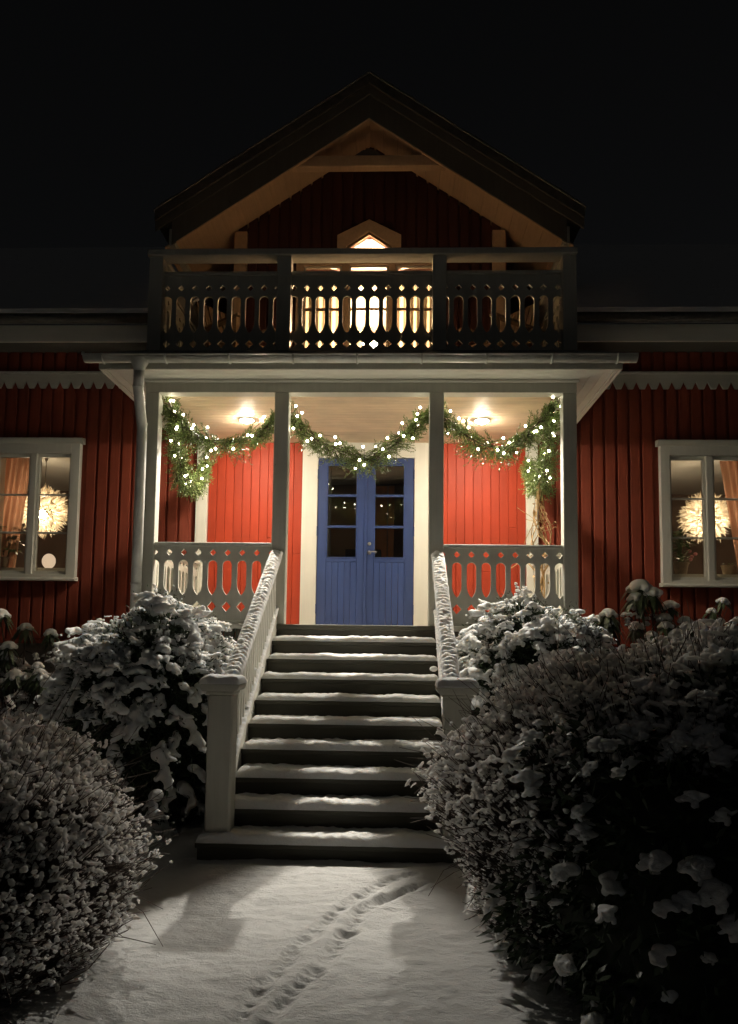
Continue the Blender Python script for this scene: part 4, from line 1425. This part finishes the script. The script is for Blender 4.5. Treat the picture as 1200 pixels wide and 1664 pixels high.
# ================================================================== SHRUBS
def remeshed(balls, voxel, smooth_it=2):
    b = MB()
    for (c, r) in balls:
        b.ball(c, r, 12, 9)
    me = b.mesh('lump', M['snow'])
    o = bpy.data.objects.new('lump', me)
    COL.objects.link(o)
    md = o.modifiers.new('r', 'REMESH')
    md.mode = 'VOXEL'
    md.voxel_size = voxel
    sm = o.modifiers.new('s', 'SMOOTH')
    sm.iterations = smooth_it
    sm.factor = 0.5
    dg = bpy.context.evaluated_depsgraph_get()
    dg.update()
    ev = bpy.data.meshes.new_from_object(o.evaluated_get(dg))
    V = np.array([v.co[:] for v in ev.vertices], dtype=np.float64)
    Q = np.array([tuple(p.vertices) for p in ev.polygons if len(p.vertices) == 4], dtype=np.int64)
    bpy.data.objects.remove(o)
    bpy.data.meshes.remove(me)
    bpy.data.meshes.remove(ev)
    return V, Q

def paw(seed, fingers, L, r, droop, flat=0.75):
    rr = random.Random(seed)
    balls = []
    for i in range(fingers):
        a = (i - (fingers - 1) / 2) * rr.uniform(0.5, 0.75) + rr.uniform(-0.15, 0.15)
        ln = L * (1.0 - 0.25 * abs(i - (fingers - 1) / 2) / max(1, fingers / 2)) * rr.uniform(0.8, 1.1)
        n = 5
        for k in range(n):
            u = (k + 0.3) / n
            d = ln * u
            rad = r * (1.0 - 0.45 * u) * rr.uniform(0.8, 1.15)
            balls.append(((d * math.cos(a), d * math.sin(a) + rr.uniform(-.2, .2) * r, -droop * ln * u * u + rr.uniform(-.2, .2) * r), (rad, rad, rad * flat)))
    balls.append(((0, 0, 0.1 * r), (r * 1.15, r * 1.15, r * flat)))
    return balls

def sprig(seed):
    # knotted snow on a crooked side branch: lobes thrown to both sides, no two alike
    rr = random.Random(seed)
    balls = []
    x = y = z = 0.0
    a = 0.0
    for k in range(rr.randint(5, 8)):
        r = rr.uniform(0.016, 0.034) * (1 - 0.05 * k)
        balls.append(((x, y, z), (r * rr.uniform(0.9, 1.4), r * rr.uniform(0.9, 1.2), r * rr.uniform(0.75, 1.05))))
        if rr.random() < 0.75:
            b = a + rr.choice((-1, 1)) * rr.uniform(0.5, 1.3)
            m = rr.randint(1, 3)
            for q in range(1, m + 1):
                rq = r * (0.85 - 0.15 * q)
                balls.append(((x + 0.024 * q * math.cos(b), y + 0.024 * q * math.sin(b), z - 0.006 * q * q), (rq, rq, rq * 0.95)))
        a += rr.uniform(-0.5, 0.5)
        x += 0.026 * math.cos(a)
        y += 0.026 * math.sin(a)
        z += rr.uniform(-0.016, 0.008)
    return balls
PAWS = [remeshed(sprig(100 + i), 0.0075, 1) for i in range(9)] + [remeshed(paw(120 + i, 2 + i % 3, 0.10, 0.026, 0.5), 0.0080, 1) for i in range(3)]
LUMPS = []
for i in range(6):
    rr = random.Random(300 + i)
    balls = paw(200 + i, 2 + i % 3, 0.20, 0.075, 0.35, 0.85)
    balls += [((rr.uniform(-0.03, 0.12), rr.uniform(-0.10, 0.10), rr.uniform(0.0, 0.05)), rr.uniform(0.035, 0.07)) for _ in range(5)]
    balls += [((rr.uniform(0.03, 0.16), rr.uniform(-0.10, 0.10), rr.uniform(-0.13, -0.06)), (0.03, 0.03, rr.uniform(0.03, 0.06))) for _ in range(3)]
    V, Q = remeshed(balls, 0.0115, 4)
    for q in range(len(V)):
        p = Vector(V[q])
        V[q] += np.array(mnoise.noise_vector(p * 10 + Vector((i, 0, 0)))) * 0.022 + np.array(mnoise.noise_vector(p * 70)) * 0.0022
    V[:, 2] *= 0.72
    LUMPS.append((V, Q))
TUFTS = []
for i in range(4):
    V, Q = remeshed(sprig(400 + i), 0.0155, 1)
    TUFTS.append((V * 0.42, Q))
for i in range(9):
    rr = random.Random(450 + i)
    balls = [((0, 0, 0), (0.034, 0.032, 0.026))] + [((rr.uniform(-.036, .036), rr.uniform(-.036, .036), rr.uniform(-.02, .034)), rr.uniform(0.016, 0.028)) for _ in range(3 + i % 3)]
    V, Q = remeshed(balls, 0.0155, 1)
    TUFTS.append((V * 0.42, Q))

def scatter(name, temps, pos, yaw, scale, pitch, mat, parent, stretch=None, rng=RNG):
    Vs, Qs, off = [], [], 0
    pick = rng.integers(0, len(temps), len(pos))
    for i in range(len(pos)):
        V, Q = temps[pick[i]]
        cy, sy = math.cos(yaw[i]), math.sin(yaw[i])
        cp, sp = math.cos(pitch[i]), math.sin(pitch[i])
        x, y, z = V[:, 0] * scale[i], V[:, 1] * scale[i], V[:, 2] * scale[i]
        if stretch is not None:
            z = z * stretch[i]
        x2 = x * cp + z * sp
        z2 = -x * sp + z * cp
        Vs.append(np.stack([x2 * cy - y * sy + pos[i][0], x2 * sy + y * cy + pos[i][1], z2 + pos[i][2]], 1))
        Qs.append(Q + off)
        off += len(V)
    me = arrays_mesh(name, np.concatenate(Vs), np.concatenate(Qs), mat)
    o = link(name, me, parent)
    o['kind'] = 'stuff'
    return o

def dome_points(n, c, rad, rng, zmin=0.05, low=-0.75, amp=0.14, fx=2.1, seed=0.0, top_bias=0.0):
    """points on an uneven dome; returns positions and outward directions"""
    P, D = [], []
    while len(P) < n:
        d = rng.normal(size=3)
        d /= np.linalg.norm(d)
        if top_bias and rng.random() < top_bias and d[2] < 0:
            d[2] = -d[2]
        if d[2] < low:
            continue
        if d[1] > 0.45 and d[2] < 0.5 and rng.random() < 0.75:
            continue            # the side turned to the house is thinner
        k = 1 + amp * mnoise.noise(Vector((d[0] * fx + seed, d[1] * fx, d[2] * fx))) + amp * 0.6 * mnoise.noise(Vector((d[0] * fx * 2.7, d[1] * fx * 2.7 + seed, d[2] * fx * 2.7)))
        p = np.array([c[0] + d[0] * rad[0] * k, c[1] + d[1] * rad[1] * k, c[2] + d[2] * rad[2] * k])
        if p[2] < zmin:
            continue
        P.append(p)
        D.append(d)
    return np.array(P), np.array(D)

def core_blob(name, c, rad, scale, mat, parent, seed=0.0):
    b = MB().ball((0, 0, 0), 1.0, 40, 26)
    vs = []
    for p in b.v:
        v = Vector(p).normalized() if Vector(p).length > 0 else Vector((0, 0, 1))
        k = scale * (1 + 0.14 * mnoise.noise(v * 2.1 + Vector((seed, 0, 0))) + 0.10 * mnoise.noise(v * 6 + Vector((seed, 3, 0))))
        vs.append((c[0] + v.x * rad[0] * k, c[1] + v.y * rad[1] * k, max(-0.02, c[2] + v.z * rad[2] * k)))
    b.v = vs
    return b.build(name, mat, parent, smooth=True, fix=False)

def quads_of(name, P0, P1, W, mat, parent, kind=True):
    """diamond leaves from base, tip and half-width vectors"""
    mid = (P0 * 0.5 + P1 * 0.5)
    n = len(P0)
    V = np.empty((n * 4, 3))
    V[0::4], V[1::4], V[2::4], V[3::4] = P0, mid + W, P1, mid - W
    Q = np.arange(n * 4).reshape(n, 4)
    o = link(name, arrays_mesh(name, V, Q, mat, False), parent)
    if kind:
        o['kind'] = 'stuff'
    return o

def prisms_of(name, A, B, ra, rb, mat, parent):
    """thin three-sided twigs"""
    d = B - A
    d /= np.linalg.norm(d, axis=1)[:, None] + 1e-9
    ref = np.tile(np.array([0.31, 0.52, 0.79]), (len(A), 1))
    s = np.cross(d, ref)
    s /= np.linalg.norm(s, axis=1)[:, None] + 1e-9
    t = np.cross(d, s)
    n = len(A)
    V = np.empty((n * 6, 3))
    for k in range(3):
        an = 2 * math.pi * k / 3
        o_ = s * math.cos(an) + t * math.sin(an)
        V[k::6] = A + o_ * ra[:, None]
        V[3 + k::6] = B + o_ * rb[:, None]
    base = np.arange(n)[:, None] * 6
    Q = np.concatenate([base + np.array([k, (k + 1) % 3, 3 + (k + 1) % 3, 3 + k]) for k in range(3)])
    o = link(name, arrays_mesh(name, V, Q, mat, True), parent)
    o['kind'] = 'stuff'
    return o

def yew(label, c, rad, n_top, n_side, seed):
    rng = np.random.default_rng(seed)
    t = thing('yew_shrub', label, 'shrub', 'snowy evergreen shrubs beside the steps', (c[0], c[1], 0))
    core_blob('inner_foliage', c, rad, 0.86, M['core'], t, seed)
    P1, D1 = dome_points(n_top, c, rad, rng, 0.1, 0.15, 0.23, 2.3, seed)
    P2, D2 = dome_points(n_side, c, rad, rng, 0.12, -0.7, 0.23, 2.3, seed)
    P, D = np.concatenate([P1, P2]), np.concatenate([D1, D2])
    yaw = np.arctan2(D[:, 1], D[:, 0]) + rng.normal(0, 0.55, len(P))
    sc_ = rng.uniform(0.75, 1.65, len(P))
    pit = np.where(D[:, 2] > 0.5, rng.normal(-0.05, 0.3, len(P)), rng.normal(0.28, 0.22, len(P)))
    scatter('snow', PAWS, P, yaw, sc_, pit, M['snow'], t, rng=rng)
    # upright snowy shoots on the crown
    k = 70
    Pt, Dt = dome_points(k, c, rad, rng, 0.4, 0.45, 0.23, 2.3, seed)
    tops = Pt + np.stack([rng.normal(0, 0.02, k), rng.normal(0, 0.02, k), rng.uniform(0.03, 0.13, k)], 1)
    prisms_of('shoots', Pt, tops, np.full(k, 0.006), np.full(k, 0.003), M['bark'], t)
    pos = np.concatenate([Pt + (tops - Pt) * f for f in (0.45, 0.8, 1.05)])
    scatter('shoot_snow', TUFTS, pos, rng.uniform(0, 6.3, len(pos)), rng.uniform(0.7, 1.3, len(pos)), rng.normal(0, 0.4, len(pos)), M['snow'], t, rng=rng)
    # needles: sprays hanging under and between the snow
    m_ = 26
    base = np.repeat(P, m_, axis=0) + rng.normal(0, 0.05, (len(P) * m_, 3))
    base[:, 2] -= np.abs(rng.normal(0.03, 0.03, len(base)))
    out = np.repeat(D, m_, axis=0) + rng.normal(0, 0.6, (len(base), 3))
    out[:, 2] -= 0.45
    out /= np.linalg.norm(out, axis=1)[:, None]
    ln = rng.uniform(0.02, 0.05, len(base))[:, None]
    w = np.cross(out, rng.normal(size=(len(base), 3)))
    w /= np.linalg.norm(w, axis=1)[:, None] + 1e-9
    quads_of('needles', base, base + out * ln, w * 0.005, M['yew'], t)
    Pn, Dn = dome_points(9000, c, tuple(r * 0.93 for r in rad), rng, 0.05, -0.8, 0.23, 2.3, seed)
    Pn += rng.normal(0, 0.03, Pn.shape)
    out = Dn + rng.normal(0, 0.7, Dn.shape)
    out[:, 2] -= 0.3
    out /= np.linalg.norm(out, axis=1)[:, None]
    w = np.cross(out, rng.normal(size=Pn.shape))
    w /= np.linalg.norm(w, axis=1)[:, None] + 1e-9
    quads_of('needles', Pn, Pn + out * rng.uniform(0.04, 0.085, len(Pn))[:, None], w * 0.009, M['yew'], t)
    return t
yew('large snow laden evergreen shrub left of the steps', (-1.56, -1.20, 0.76), (0.70, 0.86, 0.90), 400, 210, 5)
yew('low snow laden evergreen shrub right of the steps', (1.58, -0.72, 0.85), (0.66, 0.62, 0.92), 300, 150, 6)

def twiggy(label, c, rad, n_tuft, n_in, seed, low=-0.72, tuft=1.0, base_r=0.25):
    rng = np.random.default_rng(seed)
    t = thing('twiggy_shrub', label, 'shrub', 'bare shrubs tufted with snow beside the path', (c[0], c[1], 0))
    P, D = dome_points(n_tuft, c, rad, rng, 0.10, low, 0.13, 2.4, seed)
    depth = np.abs(rng.normal(0, 0.055, n_tuft))
    C = np.array([c[0], c[1], 0.0])
    P = P - D * depth[:, None]
    # tips gather in sprays
    hub = P[rng.integers(0, n_tuft, n_tuft // 7)]
    for i in range(n_tuft):
        h_ = hub[i % len(hub)]
        if rng.random() < 0.62:
            P[i] = h_ + rng.normal(0, 0.045, 3) * np.array([1, 1, 0.8])
            D[i] = (h_ - np.array(c)) / (np.linalg.norm(h_ - np.array(c)) + 1e-9)
    # twig to every tuft: from deeper in the crown, bending up
    foot = C + (P - C) * rng.uniform(0.45, 0.72, n_tuft)[:, None]
    foot[:, 2] = np.maximum(0.03, foot[:, 2] - rng.uniform(0.0, 0.12, n_tuft))
    foot += rng.normal(0, 0.05, foot.shape)
    mid = foot * 0.45 + P * 0.55 + D * 0.01
    mid[:, 2] -= 0.02
    A, B = np.concatenate([foot, mid]), np.concatenate([mid, P])
    n2 = n_tuft
    prisms_of('twigs', A, B, np.concatenate([np.full(n2, 0.0042), np.full(n2, 0.0028)]), np.concatenate([np.full(n2, 0.0028), np.full(n2, 0.0016)]), M['twig'], t)
    # main stems
    k = 150
    Ps, Ds = dome_points(k, c, tuple(r * 0.78 for r in rad), rng, 0.1, -0.5, 0.1, 2.4, seed)
    a = rng.uniform(0, 6.3, k)
    F0 = C + np.stack([np.cos(a) * base_r * rad[0] * rng.random(k), np.sin(a) * base_r * rad[1] * rng.random(k), np.zeros(k)], 1)
    Mi = F0 * 0.5 + Ps * 0.5 + np.array([0, 0, 0.12])
    prisms_of('stems', np.concatenate([F0, Mi]), np.concatenate([Mi, Ps]), np.concatenate([np.full(k, 0.012), np.full(k, 0.008)]), np.concatenate([np.full(k, 0.008), np.full(k, 0.004)]), M['bark'], t)
    # fine bare side twigs that stick out past the snow
    q = n_tuft // 11
    Pq, Dq = dome_points(q, c, rad, rng, 0.06, -0.8, 0.13, 2.4, seed)
    st = Pq - Dq * rng.uniform(0.05, 0.22, q)[:, None]
    dd = Dq + rng.normal(0, 0.45, Dq.shape)
    dd[:, 2] += 0.2
    en = st + dd * rng.uniform(0.10, 0.22, q)[:, None]
    md = st * 0.5 + en * 0.5 + rng.normal(0, 0.022, st.shape)
    prisms_of('side_twigs', np.concatenate([st, md]), np.concatenate([md, en]), np.full(2 * q, 0.0024), np.full(2 * q, 0.0014), M['twig'], t)
    # snow: a tuft on every tip, smaller ones along the twigs and inside
    up = np.clip(D[:, 2] * 0.5 + 0.75, 0.35, 1.2)
    sc_ = rng.uniform(0.55, 1.35, n_tuft) * tuft * up
    scatter('snow_tufts', TUFTS, P + np.array([0, 0, 0.006]), rng.uniform(0, 6.3, n_tuft), sc_, rng.normal(0, 0.5, n_tuft), M['tuft'], t, rng=rng)
    j = rng.integers(0, n_tuft, n_in)
    f = rng.uniform(0.15, 0.9, n_in)[:, None]
    Pi = mid[j] * f + foot[j] * (1 - f)
    scatter('inner_snow', TUFTS, Pi, rng.uniform(0, 6.3, n_in), rng.uniform(0.4, 1.0, n_in) * tuft, rng.normal(0, 0.6, n_in), M['tuft'], t, rng=rng)
    core_blob('inner_shade', (c[0], c[1], c[2] * 0.9), rad, 0.60, M['shade_brown'], t, seed)  # dark blob standing in for the shade inside the crown
    return t
twiggy('rounded bare shrub tufted with snow at the left edge of the path', (-1.80, -3.98, 0.43), (0.98, 1.12, 0.71), 14000, 4500, 31, tuft=0.84)
twiggy('wide bare shrub tufted with snow on the right of the path', (1.96, -3.28, 0.60), (1.32, 1.22, 0.90), 15000, 4500, 32, tuft=0.90)

def lump_shrub(label, c, rad, n, seed):
    rng = np.random.default_rng(seed)
    t = thing('evergreen_shrub', label, 'shrub', None, (c[0], c[1], 0))
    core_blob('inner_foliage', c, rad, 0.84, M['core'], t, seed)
    P, D = dome_points(n, c, rad, rng, 0.12, -0.65, 0.2, 2.0, seed)
    yaw = np.arctan2(D[:, 1], D[:, 0]) + rng.normal(0, 0.5, n)
    pit = np.where(D[:, 2] > 0.55, rng.normal(0.0, 0.2, n), rng.normal(0.3, 0.25, n))
    scatter('snow', LUMPS, P, yaw, rng.uniform(0.16, 0.48, n) * np.where(P[:, 2] < 0.6, 0.75, 1.0), pit, M['snow'], t, rng=rng)
    Pn, Dn = dome_points(7000, c, tuple(r * 0.95 for r in rad), rng, 0.05, -0.8, 0.2, 2.0, seed)
    Pn += rng.normal(0, 0.03, Pn.shape)
    out = Dn + rng.normal(0, 0.7, Dn.shape)
    out[:, 2] -= 0.5
    out /= np.linalg.norm(out, axis=1)[:, None]
    w = np.cross(out, rng.normal(size=Pn.shape))
    w /= np.linalg.norm(w, axis=1)[:, None] + 1e-9
    quads_of('leaves', Pn, Pn + out * rng.uniform(0.04, 0.09, len(Pn))[:, None], w * 0.011, M['yew'], t)
    return t
lump_shrub('dark shrub buried under big soft lumps of snow, right foreground', (2.03, -3.98, 0.50), (1.12, 1.0, 0.88), 340, 41)

def rhodo(label, spots, seed, group):
    rr = random.Random(seed)
    cx = sum(s[0] for s in spots) / len(spots)
    cy = sum(s[1] for s in spots) / len(spots)
    t = thing('rhododendron', label, 'shrub', group, (cx, cy, 0))
    lf, st = MB(), MB()
    pos, sizes = [], []
    for (x, y, z, sz) in spots:
        st.tube([(cx + (x - cx) * 0.3, cy + (y - cy) * 0.3, 0.05), ((x + cx) / 2, (y + cy) / 2, z * 0.6), (x, y, z - 0.04)], [0.016, 0.011, 0.007], 6)
        nl = rr.randint(10, 14)
        for i in range(nl):
            a = 2 * math.pi * i / nl + rr.uniform(-0.25, 0.25)
            leaf_mesh(lf, (x + 0.012 * math.cos(a), y + 0.012 * math.sin(a), z + rr.uniform(-0.03, 0.02)), (math.cos(a), math.sin(a), rr.uniform(-0.9, -0.1)), sz * rr.uniform(0.8, 1.15), sz * 0.15, rr.uniform(0.5, 0.95))
        pos.append((x, y, z + 0.012))
        sizes.append(sz / 0.15 * rr.uniform(1.0, 1.45))
        # snow lying along a side branch
        for _ in range(2):
            e = Vector((x + rr.uniform(-0.18, 0.18), y + rr.uniform(-0.1, 0.1), z - rr.uniform(0.18, 0.4)))
            pth = [Vector((x, y, z - 0.25)), e, e + Vector((rr.uniform(-0.2, 0.2), 0, rr.uniform(-0.1, 0.02)))]
            st.tube(pth, 0.006, 5)
            for q in range(3):
                v = pth[1].lerp(pth[2], q / 3)
                pos.append((v.x, v.y, v.z + 0.008))
                sizes.append(rr.uniform(0.40, 0.70))
    st.build('branches', M['bark'], t, smooth=True)
    o = lf.build('leaves', M['rhodo'], t, fix=False)
    o['kind'] = 'stuff'
    rng = np.random.default_rng(seed)
    pos = np.array(pos)
    caps = [remeshed([((0, 0, 0), (0.05, 0.05, 0.03))] + [((0.05 * math.cos(a), 0.05 * math.sin(a), -0.02), (0.024, 0.022, 0.02)) for a in np.arange(0, 6.28, 1.25 + 0.1 * i)], 0.009) for i in range(3)]
    scatter('snow', caps, pos, rng.uniform(0, 6.3, len(pos)), np.array(sizes), rng.normal(0, 0.15, len(pos)), M['snow'], t, rng=rng)
    return t
rs = random.Random(77)
def spots(n, x0, x1, y0, y1, ztop, zlow, seed):
    r2 = random.Random(seed)
    out = []
    for i in range(n):
        u = r2.random()
        x = x0 + (x1 - x0) * u
        z = r2.uniform(zlow, ztop(x))
        out.append((x, r2.uniform(y0, y1), z, r2.uniform(0.11, 0.17)))
    return out
RG = 'snowy rhododendrons against the house wall'
L1 = [(-3.88, 0.7, 1.72, 0.17), (-3.62, 0.75, 1.58, 0.16), (-3.36, 0.8, 1.52, 0.15), (-3.98, 0.6, 1.45, 0.16), (-3.72, 0.6, 1.38, 0.15), (-3.14, 0.9, 1.30, 0.15)]
L1 += spots(52, -4.2, -2.9, 0.3, 1.0, lambda x: 1.45 - 0.3 * (x + 4.2), 0.55, 5)
rhodo('dark rhododendron with drooping leaves under the left window', L1, 61, RG)
R1 = [(2.98, 0.8, 2.10, 0.22), (3.08, 0.75, 2.02, 0.2), (2.92, 0.75, 1.98, 0.2), (2.62, 0.7, 1.80, 0.18), (2.55, 0.8, 1.74, 0.17), (3.32, 0.9, 1.90, 0.16), (3.45, 0.8, 1.74, 0.17), (3.20, 0.7, 1.76, 0.17), (3.75, 0.85, 1.84, 0.13), (3.9, 0.9, 1.95, 0.12), (2.4, 0.6, 1.66, 0.15)]
R1 += spots(48, 2.3, 4.2, 0.4, 1.0, lambda x: 1.72, 1.1, 6)
rhodo('tall rhododendron with snow capped drooping leaves under the right window', R1, 62, RG)
